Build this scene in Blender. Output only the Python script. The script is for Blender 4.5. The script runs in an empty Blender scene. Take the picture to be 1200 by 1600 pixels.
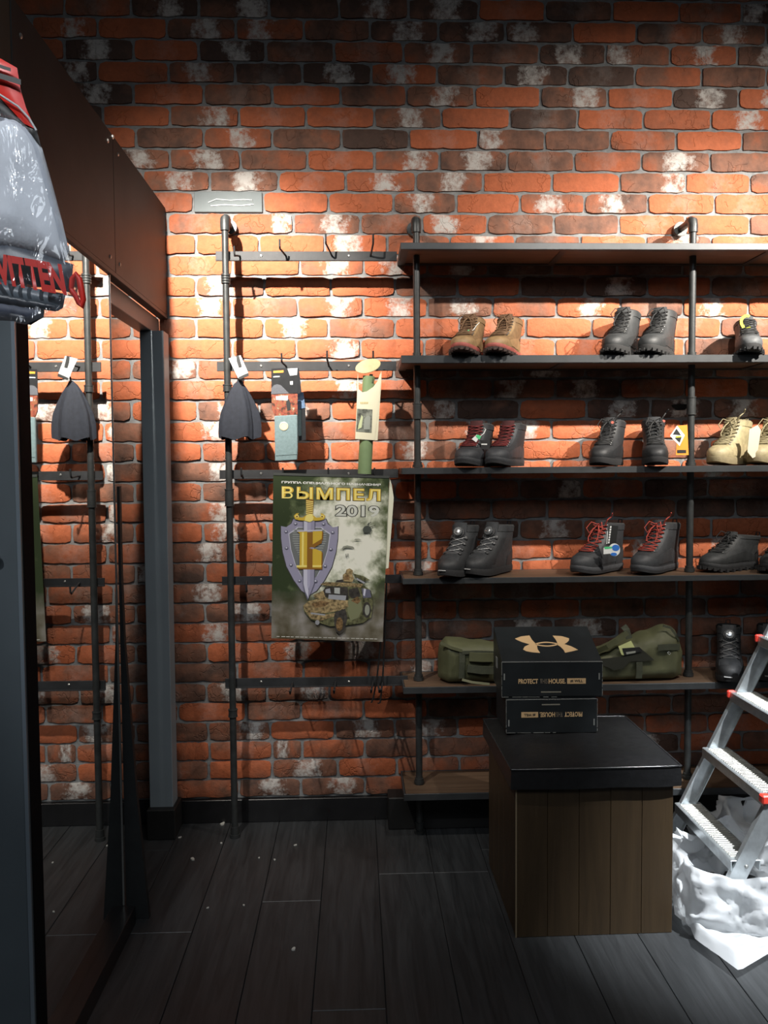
import bpy, bmesh, math, random
from mathutils import Vector, Matrix, noise
PI = math.pi
random.seed(7)
S = bpy.context.scene
COL = S.collection

# ---------------------------------------------------------------- camera, world, lights, exposure
CAM = Vector((0, -3.13, 1.33)); FOC = 1300.0
PITCH, YAW, ROLL = 0.0495, 0.0338, 0.0073
cd = bpy.data.cameras.new('camera'); cam = bpy.data.objects.new('camera', cd); COL.objects.link(cam)
cd.sensor_fit = 'VERTICAL'; cd.sensor_height = 32.0; cd.lens = FOC/1600*32; cd.clip_start = .02
RM = Matrix.Rotation(-YAW, 3, 'Z') @ Matrix.Rotation(PI/2-PITCH, 3, 'X') @ Matrix.Rotation(-ROLL, 3, 'Z')
cam.matrix_world = Matrix.Translation(CAM) @ RM.to_4x4()
S.camera = cam
w = bpy.data.worlds.new('world'); S.world = w; w.use_nodes = True
w.node_tree.nodes['Background'].inputs[0].default_value = (.05, .055, .06, 1)
w.node_tree.nodes['Background'].inputs[1].default_value = 1
S.view_settings.view_transform = 'Standard'; S.view_settings.look = 'None'
S.view_settings.gamma = 1; S.view_settings.use_curve_mapping = False
S.view_settings.exposure = 0.0
S.cycles.max_bounces = 7; S.cycles.diffuse_bounces = 4; S.cycles.glossy_bounces = 4
def spot(name, loc, to, power, deg, blend, col=(1, .93, .84), r=.022):
    l = bpy.data.lights.new(name, 'SPOT'); l.energy = power; l.spot_size = math.radians(deg); l.spot_blend = blend
    l.color = col; l.shadow_soft_size = r
    o = bpy.data.objects.new(name, l); COL.objects.link(o); o.location = loc
    o.rotation_euler = (Vector(to)-Vector(loc)).to_track_quat('-Z', 'Y').to_euler(); return o
def area(name, loc, to, power, sx, sy, col):
    l = bpy.data.lights.new(name, 'AREA'); l.shape = 'RECTANGLE'; l.size = sx; l.size_y = sy; l.energy = power; l.color = col
    o = bpy.data.objects.new(name, l); COL.objects.link(o); o.location = loc
    o.rotation_euler = (Vector(to)-Vector(loc)).to_track_quat('-Z', 'Y').to_euler(); return o
spot('track_spot_left', (-.715, -1.57, 2.86), (-.36, 0, 1.84), 640, 37, 1)
spot('track_flood_left', (-.715, -1.57, 2.86), (-.30, 0, 1.42), 125, 80, 1)
spot('track_spot_middle', (1.08, -1.57, 2.86), (.80, 0, 1.84), 130, 40, 1)
spot('track_flood_middle', (1.08, -1.57, 2.86), (.75, 0, 1.60), 60, 84, 1)
spot('track_spot_right', (2.2, -1.57, 2.86), (1.30, 0, 1.86), 560, 42, 1)
spot('track_flood_right', (2.2, -1.57, 2.86), (1.25, 0, 1.78), 165, 72, 1)
spot('track_spot_ladder', (1.75, -1.75, 2.9), (1.3, -.75, .2), 1000, 30, .9, (.93, .97, 1))
spot('aisle_spot', (-.95, -3.1, 2.9), (-.58, -1.85, 1.72), 75, 26, .8, (.95, .98, 1))
area('ceiling_panel', (.3, -3.6, 3.2), (.3, -3.2, 0), 30, 1.8, 1.2, (.86, .93, 1))

# ---------------------------------------------------------------- back-projection of photograph pixels onto real planes
def ray(px, py): return RM @ Vector(((px-600)/FOC, (800-py)/FOC, -1))
def P(px, py, Y):
    d = ray(px, py); return CAM + d*((Y-CAM.y)/d.y)
def PZ(px, py, Z):
    d = ray(px, py); return CAM + d*((Z-CAM.z)/d.z)
def PXX(px, py, X):
    d = ray(px, py); return CAM + d*((X-CAM.x)/d.x)

# ---------------------------------------------------------------- mesh helpers
class MB:
    def __init__(s): s.v = []; s.f = []
    def add(s, vs, fs):
        n = len(s.v); s.v += [Vector(a) for a in vs]; s.f += [tuple(i+n for i in q) for q in fs]; return s
    def box(s, x0, x1, y0, y1, z0, z1, b=0, M=None):
        bm = bmesh.new(); bmesh.ops.create_cube(bm, size=1)
        for v in bm.verts:
            v.co = Vector(((x0+x1)/2+v.co.x*(x1-x0), (y0+y1)/2+v.co.y*(y1-y0), (z0+z1)/2+v.co.z*(z1-z0)))
        if b: bmesh.ops.bevel(bm, geom=list(bm.edges), offset=b, segments=1, affect='EDGES', clamp_overlap=True)
        bm.verts.index_update()
        vs = [(M @ v.co) if M else v.co.copy() for v in bm.verts]; fs = [tuple(v.index for v in f.verts) for f in bm.faces]
        bm.free(); return s.add(vs, fs)
    def tube(s, pts, r, n=10, cap=True):
        pts = [Vector(p) for p in pts]; rs = r if isinstance(r, (list, tuple)) else [r]*len(pts)
        rings = []; up = None
        for i, p in enumerate(pts):
            d = (pts[min(i+1, len(pts)-1)]-pts[max(i-1, 0)])
            d = d.normalized() if d.length > 1e-9 else Vector((0, 0, 1))
            if up is None: up = d.orthogonal().normalized()
            up = (up-d*up.dot(d)); up = up.normalized() if up.length > 1e-6 else d.orthogonal().normalized()
            q = d.cross(up)
            rings.append([p+(up*math.cos(2*PI*k/n)+q*math.sin(2*PI*k/n))*rs[i] for k in range(n)])
        return s.loft(rings, cap, cap)
    def loft(s, rings, c0=True, c1=True, closed=True):
        n = len(rings[0]); vs = [v for r in rings for v in r]; fs = []
        m = n if closed else n-1
        for i in range(len(rings)-1):
            for k in range(m):
                a, b = i*n+k, i*n+(k+1) % n; fs.append((a, b, b+n, a+n))
        if c0: fs.append(tuple(range(n))[::-1])
        if c1: fs.append(tuple((len(rings)-1)*n+k for k in range(n)))
        return s.add(vs, fs)
    def lathe(s, prof, c=(0, 0, 0), n=20, M=None):
        c = Vector(c); rings = [[c+Vector((r*math.cos(2*PI*k/n), r*math.sin(2*PI*k/n), z)) for k in range(n)] for r, z in prof]
        if M: rings = [[M @ v for v in r] for r in rings]
        return s.loft(rings)
    def prism(s, pts, fn, t0, t1):
        """polygon pts (2D), fn(u, v, t) -> 3D, extruded from t0 to t1"""
        n = len(pts); vs = [fn(u, v, t0) for u, v in pts]+[fn(u, v, t1) for u, v in pts]
        fs = [tuple(range(n)), tuple(range(2*n-1, n-1, -1))]+[(k, k+n, (k+1) % n+n, (k+1) % n) for k in range(n)]
        return s.add(vs, fs)
    def quad(s, a, b, c, d): return s.add([a, b, c, d], [(0, 1, 2, 3)])
    def mesh(s, name, m, smooth=False, off=None):
        me = bpy.data.meshes.new(name)
        me.from_pydata([v-off if off else v for v in s.v], [], s.f)
        bm = bmesh.new(); bm.from_mesh(me); bmesh.ops.recalc_face_normals(bm, faces=list(bm.faces))
        if smooth:
            for f in bm.faces: f.smooth = True
            for e in bm.edges:
                if len(e.link_faces) == 2 and e.calc_face_angle(0) > smooth: e.smooth = False
        bm.to_mesh(me); bm.free()
        if m: me.materials.append(m)
        return me
def loc_of(o):
    p = Vector((0, 0, 0))
    while o: p += o.location; o = o.parent
    return p
def link(o, parent=None):
    COL.objects.link(o)
    if parent: o.parent = parent
    return o
def obj(name, mb, m, parent=None, smooth=False, world=False, label=None):
    off = loc_of(parent) if (world and parent) else None
    o = link(bpy.data.objects.new(name, mb.mesh(name, m, smooth, off)), parent)
    if label: o['label'] = label
    return o
def thing(name, label, cat, loc=(0, 0, 0), rz=0, group=None):
    o = bpy.data.objects.new(name, None); o.empty_display_size = .05; COL.objects.link(o)
    o.location = loc; o.rotation_euler = (0, 0, rz); o['label'] = label; o['category'] = cat
    if group: o['group'] = group
    return o
def tag(o, label, cat, group=None):
    o['label'] = label; o['category'] = cat
    if group: o['group'] = group
    return o
SM = .7
def text(name, s, m, parent, M, size=1, ext=.0, width=None, height=None, bold=0, spacing=1, shear=0, label=None):
    """lettering as thin real geometry; M places the text's XY plane in the parent's frame; fitted to width x height, lower left at origin"""
    c = bpy.data.curves.new('t', 'FONT'); c.body = s; c.size = 1; c.resolution_u = 3; c.offset = bold; c.space_character = spacing; c.shear = shear
    t = bpy.data.objects.new('t', c); COL.objects.link(t)
    dg = bpy.context.evaluated_depsgraph_get(); me = bpy.data.meshes.new_from_object(t.evaluated_get(dg))
    bpy.data.objects.remove(t); bpy.data.curves.remove(c)
    xs = [v.co.x for v in me.vertices]; ys = [v.co.y for v in me.vertices]
    x0, x1, y0, y1 = min(xs), max(xs), min(ys), max(ys)
    sx = (width or size)/(x1-x0) if width else size; sy = height/(y1-y0) if height else sx
    for v in me.vertices: v.co = M @ Vector(((v.co.x-x0)*sx, (v.co.y-y0)*sy, 0))
    me.name = name; me.materials.clear(); me.materials.append(m)
    o = link(bpy.data.objects.new(name, me), parent)
    if label: o['label'] = label
    return o

# ---------------------------------------------------------------- materials
def newmat(name):
    m = bpy.data.materials.new(name); m.use_nodes = True; nt = m.node_tree; return m, nt, nt.nodes['Principled BSDF']
def N(nt, t, **kw):
    n = nt.nodes.new(t)
    for k, v in kw.items():
        if k.startswith('i_'): n.inputs[k[2:].replace('_', ' ')].default_value = v
        else: setattr(n, k, v)
    return n
def ramp(nt, stops, src):
    r = nt.nodes.new('ShaderNodeValToRGB'); e = r.color_ramp.elements
    while len(e) > 1: e.remove(e[0])
    e[0].position = stops[0][0]; e[0].color = (*stops[0][1], 1)
    for p, c in stops[1:]:
        q = e.new(p); q.color = (*c, 1)
    nt.links.new(src, r.inputs[0]); return r.outputs[0]
def mat(name, col, rough=.6, metal=0, var=.15, scale=30, bump=0, bscale=200, spec=.5, aniso=None, coat=0):
    m, nt, b = newmat(name); L = nt.links.new
    tc = N(nt, 'ShaderNodeTexCoord'); mp = N(nt, 'ShaderNodeMapping'); L(tc.outputs['Object'], mp.inputs[0])
    if aniso: mp.inputs['Scale'].default_value = aniso
    nz = N(nt, 'ShaderNodeTexNoise'); nz.inputs['Scale'].default_value = scale; nz.inputs['Detail'].default_value = 5; L(mp.outputs[0], nz.inputs['Vector'])
    lo = tuple(c*(1-var) for c in col); hi = tuple(min(1, c*(1+var)) for c in col)
    L(ramp(nt, [(.3, lo), (.7, hi)], nz.outputs['Fac']), b.inputs['Base Color'])
    b.inputs['Roughness'].default_value = rough; b.inputs['Metallic'].default_value = metal
    b.inputs['Specular IOR Level'].default_value = spec; b.inputs['Coat Weight'].default_value = coat
    if bump:
        n2 = N(nt, 'ShaderNodeTexNoise'); n2.inputs['Scale'].default_value = bscale; n2.inputs['Detail'].default_value = 3; L(mp.outputs[0], n2.inputs['Vector'])
        bp = N(nt, 'ShaderNodeBump'); bp.inputs['Strength'].default_value = bump; bp.inputs['Distance'].default_value = .002
        L(n2.outputs['Fac'], bp.inputs['Height']); L(bp.outputs[0], b.inputs['Normal'])
    return m
def flat(name, col, rough=.5, metal=0):
    m, nt, b = newmat(name); b.inputs['Specular IOR Level'].default_value = .15 if rough > .9 else .5; b.inputs['Base Color'].default_value = (*col, 1); b.inputs['Roughness'].default_value = rough
    b.inputs['Metallic'].default_value = metal; return m

def brick_mat(name, geo):
    m, nt, b = newmat(name); L = nt.links.new
    if geo:
        at = N(nt, 'ShaderNodeAttribute', attribute_name='bc'); colr, alpha = at.outputs['Color'], at.outputs['Alpha']
        uvn = N(nt, 'ShaderNodeAttribute', attribute_name='bp'); pos = uvn.outputs['Vector']
    else:
        oi = N(nt, 'ShaderNodeObjectInfo'); colr, alpha = oi.outputs['Color'], oi.outputs['Alpha']
        tc = N(nt, 'ShaderNodeTexCoord'); pos = tc.outputs['Object']
    sp = N(nt, 'ShaderNodeSeparateColor'); L(colr, sp.inputs[0])
    sh = N(nt, 'ShaderNodeVectorMath', operation='SCALE'); cx = N(nt, 'ShaderNodeCombineXYZ')
    for i in range(3): L(alpha, cx.inputs[i])
    L(cx.outputs[0], sh.inputs[0]); sh.inputs['Scale'].default_value = 37.0
    vec = N(nt, 'ShaderNodeVectorMath', operation='ADD'); L(pos, vec.inputs[0]); L(sh.outputs[0], vec.inputs[1])
    def noi(sc, det=4, rough=.6):
        n = N(nt, 'ShaderNodeTexNoise'); n.inputs['Scale'].default_value = sc; n.inputs['Detail'].default_value = det
        n.inputs['Roughness'].default_value = rough; L(vec.outputs[0], n.inputs['Vector']); return n.outputs['Fac']
    def M(op, a, bb, c=None):
        n = N(nt, 'ShaderNodeMath', operation=op)
        for i, x in enumerate((a, bb, c)):
            if x is None: continue
            if isinstance(x, (int, float)): n.inputs[i].default_value = x
            else: L(x, n.inputs[i])
        return n.outputs[0]
    soot_shade = M('ADD', sp.outputs['Red'], M('MULTIPLY', M('SUBTRACT', noi(9, 3), .5), 1.3))  # brick tone plus soot mottling; letters under shelves carry baked shade
    base = ramp(nt, [(.12, (.53, .148, .062)), (.36, (.42, .13, .062)), (.58, (.27, .125, .08)), (.88, (.11, .065, .05))], soot_shade)
    fine = noi(60, 6, .7)
    mx = N(nt, 'ShaderNodeMix', data_type='RGBA', blend_type='MULTIPLY'); mx.inputs['Factor'].default_value = .5
    L(base, mx.inputs['A']); L(ramp(nt, [(.3, (.62, .6, .58)), (.7, (1.15, 1.12, 1.1))], fine), mx.inputs['B'])
    # whitewash patch centred at the position kept in green
    sx = N(nt, 'ShaderNodeSeparateXYZ'); L(pos, sx.inputs[0])
    xr = M('DIVIDE', M('SUBTRACT', sx.outputs['X'], M('MULTIPLY', M('SUBTRACT', sp.outputs['Green'], .5), .24)), .052)
    fall = M('SUBTRACT', 1.0, M('MULTIPLY', xr, xr))
    wsig = M('ADD', M('MULTIPLY', fall, .42), M('MULTIPLY', M('SUBTRACT', noi(26, 8, .75), .5), 3.2))
    wf = M('MULTIPLY', N(nt, 'ShaderNodeClamp').outputs[0], 1)
    cl = wf.node.inputs[0].links[0].from_node; L(M('MULTIPLY', wsig, 1.7), cl.inputs[0])
    gate = M('MULTIPLY', wf, sp.outputs['Blue'])
    # stay inside +-1.6 half widths
    inside = N(nt, 'ShaderNodeMapRange'); L(M('ABSOLUTE', xr, 0), inside.inputs[0]); inside.inputs[1].default_value = 1.0; inside.inputs[2].default_value = 1.9; inside.inputs[3].default_value = 1; inside.inputs[4].default_value = 0
    gate = M('MULTIPLY', gate, inside.outputs[0])
    m2 = N(nt, 'ShaderNodeMix', data_type='RGBA'); L(gate, m2.inputs['Factor']); L(mx.outputs['Result'], m2.inputs['A'])
    m2.inputs['B'].default_value = (.62, .58, .54, 1)
    L(m2.outputs['Result'], b.inputs['Base Color']); b.inputs['Roughness'].default_value = .75; b.inputs['Specular IOR Level'].default_value = .35
    bp = N(nt, 'ShaderNodeBump'); bp.inputs['Strength'].default_value = .8; bp.inputs['Distance'].default_value = .004
    # a few cracks and pits
    cr = N(nt, 'ShaderNodeTexVoronoi', feature='DISTANCE_TO_EDGE'); cr.inputs['Scale'].default_value = 13
    wp = N(nt, 'ShaderNodeVectorMath', operation='ADD'); L(vec.outputs[0], wp.inputs[0])
    n3 = N(nt, 'ShaderNodeTexNoise'); n3.inputs['Scale'].default_value = 30; L(vec.outputs[0], n3.inputs['Vector'])
    sc3 = N(nt, 'ShaderNodeVectorMath', operation='SCALE'); L(n3.outputs['Color'], sc3.inputs[0]); sc3.inputs['Scale'].default_value = .06; L(sc3.outputs[0], wp.inputs[1]); L(wp.outputs[0], cr.inputs['Vector'])
    crk = N(nt, 'ShaderNodeMapRange'); L(cr.outputs[0], crk.inputs[0]); crk.inputs[2].default_value = .035; crk.inputs[3].default_value = -.55
    crk.inputs[4].default_value = 0
    hsum = M('ADD', M('MULTIPLY', noi(22, 8, .65), 1.6), M('MULTIPLY', crk.outputs[0], M('GREATER_THAN', noi(6, 2), .53)))
    L(hsum, bp.inputs['Height']); L(bp.outputs[0], b.inputs['Normal'])
    return m
M_BRICK = brick_mat('fired_clay', False); M_BRICKG = brick_mat('fired_clay_far', True)
M_MORTAR = mat('grey_mortar', (.245, .25, .25), .9, 0, .2, 60, .5, 150)
M_PIPE = mat('grey_pipe_paint', (.042, .045, .045), .42, .3, .25, 40, .1, 200)
M_BLACK = mat('black_steel', (.020, .021, .023), .6, 0, .3, 30)
M_FRAME = mat('shelf_steel', (.052, .056, .059), .45, .35, .15, 20)
M_ALU = mat('brushed_aluminium', (.62, .66, .68), .34, .75, .12, 50, .15, 60)
M_RED = flat('red_plastic', (.75, .06, .04), .4)
M_GREY = mat('grey_blue_paint', (.115, .14, .158), .5, 0, .06, 8, .05)
M_GREY_LIT = mat('grey_blue_paint_lit', (.21, .25, .28), .5, 0, .06, 8, .05)  # lighter copy of the grey-blue paint, making up for light the post lacks
M_BOLT = flat('zinc_bolt', (.5, .5, .48), .35, .9)
def wood(name, a, b_, rough=.5, axis='X', sc=1.0, spec=.5, bump=.15):
    m, nt, b = newmat(name); L = nt.links.new
    tc = N(nt, 'ShaderNodeTexCoord'); oi = N(nt, 'ShaderNodeObjectInfo')
    ad = N(nt, 'ShaderNodeVectorMath', operation='ADD'); cx = N(nt, 'ShaderNodeCombineXYZ')
    mu = N(nt, 'ShaderNodeMath', operation='MULTIPLY'); L(oi.outputs['Random'], mu.inputs[0]); mu.inputs[1].default_value = 17
    for i in range(3): L(mu.outputs[0], cx.inputs[i])
    L(tc.outputs['Object'], ad.inputs[0]); L(cx.outputs[0], ad.inputs[1])
    mp = N(nt, 'ShaderNodeMapping'); L(ad.outputs[0], mp.inputs[0])
    k = {'X': (1, 14, 14), 'Y': (14, 1, 14), 'Z': (14, 14, 1)}[axis]; mp.inputs['Scale'].default_value = tuple(q*sc for q in k)
    n = N(nt, 'ShaderNodeTexNoise'); n.inputs['Scale'].default_value = 3.2; n.inputs['Detail'].default_value = 8; n.inputs['Roughness'].default_value = .65
    n.inputs['Distortion'].default_value = .9; L(mp.outputs[0], n.inputs['Vector'])
    L(ramp(nt, [(.28, a), (.72, b_)], n.outputs['Fac']), b.inputs['Base Color']); b.inputs['Roughness'].default_value = rough
    b.inputs['Specular IOR Level'].default_value = spec
    bp = N(nt, 'ShaderNodeBump'); bp.inputs['Strength'].default_value = bump; bp.inputs['Distance'].default_value = .003
    L(n.outputs['Fac'], bp.inputs['Height']); L(bp.outputs[0], b.inputs['Normal'])
    return m
M_SHELFWOOD = wood('walnut_board', (.075, .045, .027), (.155, .098, .06), .55, 'X')
M_OTTO = wood('smoked_oak', (.036, .022, .010), (.066, .041, .019), .5, 'Z', .7)
M_FLOOR = wood('charcoal_oak', (.016, .017, .018), (.050, .053, .056), .45, 'Y', .8, .5, .3)

# ---------------------------------------------------------------- the back wall: mortar slab and bricks
ROWS_L = [26,61,95,129,163,198,231,265,298,333,364,397,430,463,494,528,560,593,625,658,690,722,753,784,816,847,879,911,942,973,1005,1036,1066,1096,1128,1159,1190,1220,1249]
ROWS_R = [35,68,101.5,136,170,203,236,269,302,335,368,400,432,464,497,529,560,590,622,655,685,718,746,778,809,840,872,903,933,964,993,1024,1056,1087,1116,1146,1174,1203,1231]
bedz = []
for k, (l, r) in enumerate(zip(ROWS_L, ROWS_R)):
    xl = 180 if k < 9 else 290
    bedz.append((P(xl, l, 0).z*.5+P(1100, r, 0).z*.5))
for _ in range(2): bedz = [bedz[0]]+[(bedz[i-1]+2*bedz[i]+bedz[i+1])/4 for i in range(1, len(bedz)-1)]+[bedz[-1]]
pitch0 = bedz[0]-bedz[1]
# tokens: x of the right-hand joint, colour letter (darker under shelves, with their shade baked in), place of the whitewash in tenths
BR = {
0:"-4o 100o 204o 310D5 420D7 530D 638D5 748D5 852O 957D 1062O 1160o 1262D1",
1:"50o 152o6 260O 368B5 475o3 578B 685D5 790D6 895D2 995O 1098B 1198B4 1300B",
2:"0o 100o 208D4 310O 415D5 522B 630o 737B5 843B 947D4 1048B1 1153o5 1255B5",
3:"60B 152D6 263O 367B4 472D 580D5 683o4 788B 888D4 993D 1097o 1198B 1300o",
4:"105B 208D4 318O 425B 532O 635B 742B5 845O 950B6 1052O 1155D5 1257O5",
5:"60B 160D 265O 373o6 478O 585O 690B5 797O 903D 1006O 1112o 1215O5",
6:"108D 212O 318B 425o5 533B 639D 747O 852B1 954B 1057o 1160O 1262B",
7:"60D 160B 265B5 375B5 480B 585O 687o6 793B5 898B 1003o 1110B5 1212B",
8:"120B 223o 327o5 435B5 540O 650o5 755B5 863O 969O 1072B8 1173O 1275B",
9:"100B 200o 302o 411O 513O 615O 713B4 813O 914o4 1013B4 1117O 1220O",
10:"160o 262O 362o 458o8 563B6 660B 762O3 866B 968B 1072O 1172O 1275B",
11:"205o 306O 405O 507O 605O3 703o 805O5 907B 1010O 1112B5 1215O",
12:"160O 262o 363O 468O 568o5 668O4 763B5 863D 965B 1067D 1163B 1265o",
13:"205O 306O 413o3 517O 617O 715B 813o 915D 1012D5 1112o 1215B",
14:"160o 262O 362O6 465o 567o6 668O5 770B5 870o 970O5 1068B 1170O4 1272O7",
15:"205o 306o 412O 513O4 617o 718O 822O 925O 1027o 1127O 1230B",
16:"160o 262O 363O 463O 563o7 663O 765o 868O 970O 1070O 1172B 1275O",
17:"205o 308B7 413o 515o 615O 715D 815D 915D3 1015D 1117D 1220B",
18:"160O 262O 365O 468O 570O7 668O 770B 868B2 970D4 1070B 1170O 1272D",
19:"205o 308O 405B5 517B4 615O 713B8 812D 917O 1017D5 1115D5 1217B4",
20:"160B 262B 363O7 466O 568o 668B 765o8 862O5 963O 1065O 1167o8 1270O",
21:"210o 315O 415o 515O 615O 715B3 812O 908O 1008O 1110B 1212O",
22:"160o 262B 363B8 465o 565o 665O 765O 862O 963O 1065O 1165O5 1267O",
23:"210D 315o 417B 517O 617O 715O 812B 910D8 1007o 1107D 1210B",
24:"160D 262o 363B8 465o 565O 668B 768B 855B 957B 1057B 1150D 1250D",
25:"210B 317O 418o3 516O 618O 718B 812D 912B5 1010o 1112O 1214O",
26:"160D 262o 365B6 468o 568O 670O 770O5 863O 963O 1060O4 1160O7 1262O",
27:"212B 320B2 422o 520B 617O5 718O3 815O 915O 1013O 1113O 1215O",
28:"160B 262B 358B6 460o 568B 672B 770B 867D 962B 1058B 1157o 1260B",
29:"212o 320B 423B6 520o 620B2 715o 813B 907o 1007B 1105B 1200o 1300B",
30:"160B 262B 365o7 465o 565O 668D 770B 865D5 965D5 1062B 1160B 1262B",
31:"212B 323B 420O 520O4 618B4 715o 813B 912B 1010B 1110B 1210B",
32:"160B 262B 370B 474o 576O 676B8 775o 873B 972B 1070o 1170B 1270B",
33:"210o 322B 417B4 515B7 615O 715o 812B 910B 1008B 1106B 1205o",
34:"165B 278B 384O 470B 568o 668O 765D 858D 950o 1050B 1150B 1250B",
35:"212B 325B 422B7 523O 617B5 715B5 812o 910B 1008B5 1106o 1205O",
36:"165B 272B 327o 425o 472B3 570o 670B 768B 866B 964B 1062D4 1160o 1260B",
37:"210B 326B 425O 528B5 620O 718o 815B 912B 1010B 1108B 1207O",
38:"165B 268B 373o 470B5 570B6 670o 768B 866B 964B 1062o 1160O 1260O"}
bricks = []
for r in range(-2, 39):
    zt = bedz[r-1] if r > 0 else bedz[0]+pitch0*(1-r)
    zb = bedz[r] if r >= 0 else bedz[0]-pitch0*r
    toks = BR.get(r) or ' '.join('%d%s' % (-100+k*105+(r % 2)*50, 'oBDO'[(k*7+r*3) % 4]) for k in range(14))
    xs = []
    for t in toks.split():
        i = next(j for j, ch in enumerate(t) if ch.isalpha()); xs.append((float(t[:i]), t[i], t[i+1:]))
    if r >= 9: xs[0] = (xs[0][0], 'B', ''); xs.insert(0, (xs[0][0]-104, 'B', ''))
    for j in range(1, len(xs)):
        ymid = (ROWS_L[r]-16) if r >= 0 else ROWS_L[0]-34*(-r)-16
        ymid2 = (ROWS_R[r]-16) if r >= 0 else ROWS_R[0]-34*(-r)-16
        def yy(x): return ymid+(ymid2-ymid)*(x-250)/850
        x0 = P(xs[j-1][0], yy(xs[j-1][0]), 0).x; x1 = P(xs[j][0], yy(xs[j][0]), 0).x
        if r == 9 and xs[j][0] == 411: patch = (x0, x1, zb, zt); continue
        bricks.append([x0, x1, zb, zt, xs[j][1], xs[j][2], (xs[j-1][0]+xs[j][0])/2, yy((xs[j-1][0]+xs[j][0])/2), r])
BT = {'O': .10, 'o': .38, 'B': .62, 'D': .86}
def brick_mesh(seed):
    rnd = random.Random(seed); nx, nz = 10, 4; Lb, Hb = .238, .066
    def co(i, k):
        u, v = i/nx-.5, k/nz-.5
        x, z, y = u*Lb, v*Hb, 0
        edge = min(i, nx-i, k, nz-k)
        y = noise.noise(Vector((x*22+seed*5, z*22, seed)))*.0028
        if edge == 0:
            y += .0045
            if i in (0, nx): x += noise.noise(Vector((seed*3.1, z*40, i)))*.004
            if k in (0, nz): z += noise.noise(Vector((x*28, seed*7.7, k)))*.0052
            if i in (0, nx) and k in (0, nz): x *= .975; z *= .86
        return Vector((x, y-.002, z))
    mb = MB(); g = [[co(i, k) for k in range(nz+1)] for i in range(nx+1)]
    vs = [v for c in g for v in c]; fs = []
    for i in range(nx):
        for k in range(nz): a = i*(nz+1)+k; fs.append((a, a+nz+1, a+nz+2, a+1))
    rim = [i*(nz+1) for i in range(nx+1)]+[nx*(nz+1)+k for k in range(1, nz+1)]+[i*(nz+1)+nz for i in range(nx-1, -1, -1)]+[k for k in range(nz-1, 0, -1)]
    n = len(vs); vs += [Vector((vs[i].x, .016, vs[i].z)) for i in rim]
    for q in range(len(rim)): fs.append((rim[q], n+q, n+(q+1) % len(rim), rim[(q+1) % len(rim)]))
    mb.add(vs, fs); return mb
BMB = [brick_mesh(s) for s in range(14)]
BME = [b.mesh('brick', M_BRICK, 1.0) for b in BMB]
wall = obj('wall_back', MB().box(-3, 3.2, .0085, .08, 0, 4.2), M_MORTAR); wall['kind'] = 'structure'
def score(b):
    x, y = b[6], b[7]; s = 100
    if x < -30 or x > 1215 or y < -10: s -= 80
    if y < 325 and x < y*.8-10: s -= 70
    if x < 262 and not (178 < x < 225 or y < 320): s -= 60
    if 430 < x < 600 and 745 < y < 1000: s -= 40
    if 790 < x < 1050 and 985 < y: s -= 45
    if x > 790 and y > 1060: s -= 25
    if x > 660 and (540 < y < 575 or 725 < y < 745 or 375 < y < 412 or 890 < y < 915): s -= 20
    if y < 26: s -= 10
    if y > 1100: s -= 8
    return s+random.Random(x*3+y).random()
bricks.sort(key=score, reverse=True)
st_v, st_f, st_c, st_p = [], [], [], []
for i, b in enumerate(bricks):
    x0, x1, zb, zt, c, wp, cx, cy, r = b
    rn = random.Random(int(cx*7+cy)); g = .010
    sx = max(.1, (x1-x0-g)/.238); sz = (zt-zb-.0095)/.066
    tone = min(1, max(0, BT[c]+rn.uniform(-.06, .06)))
    colr = (tone, (int(wp[0])+.5)/10 if wp else .5, 1.0 if wp else (.12 if rn.random() < .5 else 0), rn.random())
    loc = Vector(((x0+x1)/2, rn.uniform(-.0025, .0025), (zb+zt)/2)); k = rn.randrange(len(BME)); fl = 1 if rn.random() < .5 else -1
    if i < 300:
        o = bpy.data.objects.new('brick', BME[k]); o.location = loc; o.scale = (sx, 1, sz*1.0); o.color = colr
        o.rotation_euler = (0, rn.uniform(-.008, .008), 0); COL.objects.link(o); o.parent = wall
    else:
        n = len(st_v); vs = BMB[k].v
        st_v += [Vector((v.x*sx, v.y, v.z*sz))+loc for v in vs]; st_f += [tuple(q+n for q in f) for f in BMB[k].f]
        st_c += [colr]*len(vs); st_p += [v for v in vs]
mbs = MB(); mbs.v = st_v; mbs.f = st_f; me = mbs.mesh('brick', M_BRICKG, 1.0)
ca = me.color_attributes.new('bc', 'FLOAT_COLOR', 'POINT'); pa = me.attributes.new('bp', 'FLOAT_VECTOR', 'POINT')
for i in range(len(st_v)): ca.data[i].color = st_c[i]; pa.data[i].vector = st_p[i]
o = link(bpy.data.objects.new('brick', me), wall); o['kind'] = 'stuff'
M_PLATE = mat('grey_filler', (.17, .195, .20), .7, 0, .08, 20)
x0, x1, zb, zt = patch
pl = obj('cover_plate', MB().box(x0+.003, x1-.003, -.001, .02, zb+.002, zt-.001, .002), M_PLATE, wall, label='smooth grey plate where one brick is missing')
sm = [(x0+.05+.17*q/24, zb+.036+.011*math.sin(q*2.3)*(1 if q % 2 else .4)) for q in range(25)]
ring = [(x0+.055+t, zb+.036+dz) for t, dz in ((0, 0), (.03, .012), (.08, .008), (.13, .011), (.16, .009), (.165, -.006), (.12, -.011), (.06, -.008), (.01, -.012))]
obj('glue_smear', MB().tube([(a, -.002, b) for a, b in ring], .0022, 6), flat('dried_glue', (.62, .66, .65), .3), pl, SM)

bb = obj('baseboard_back', MB().box(-2.4, 3, -.017, .0085, 0, P(320, 1251, -.017).z, .002), mat('black_lacquer', (.012, .012, .013), .25), None); bb['kind'] = 'structure'
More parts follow.
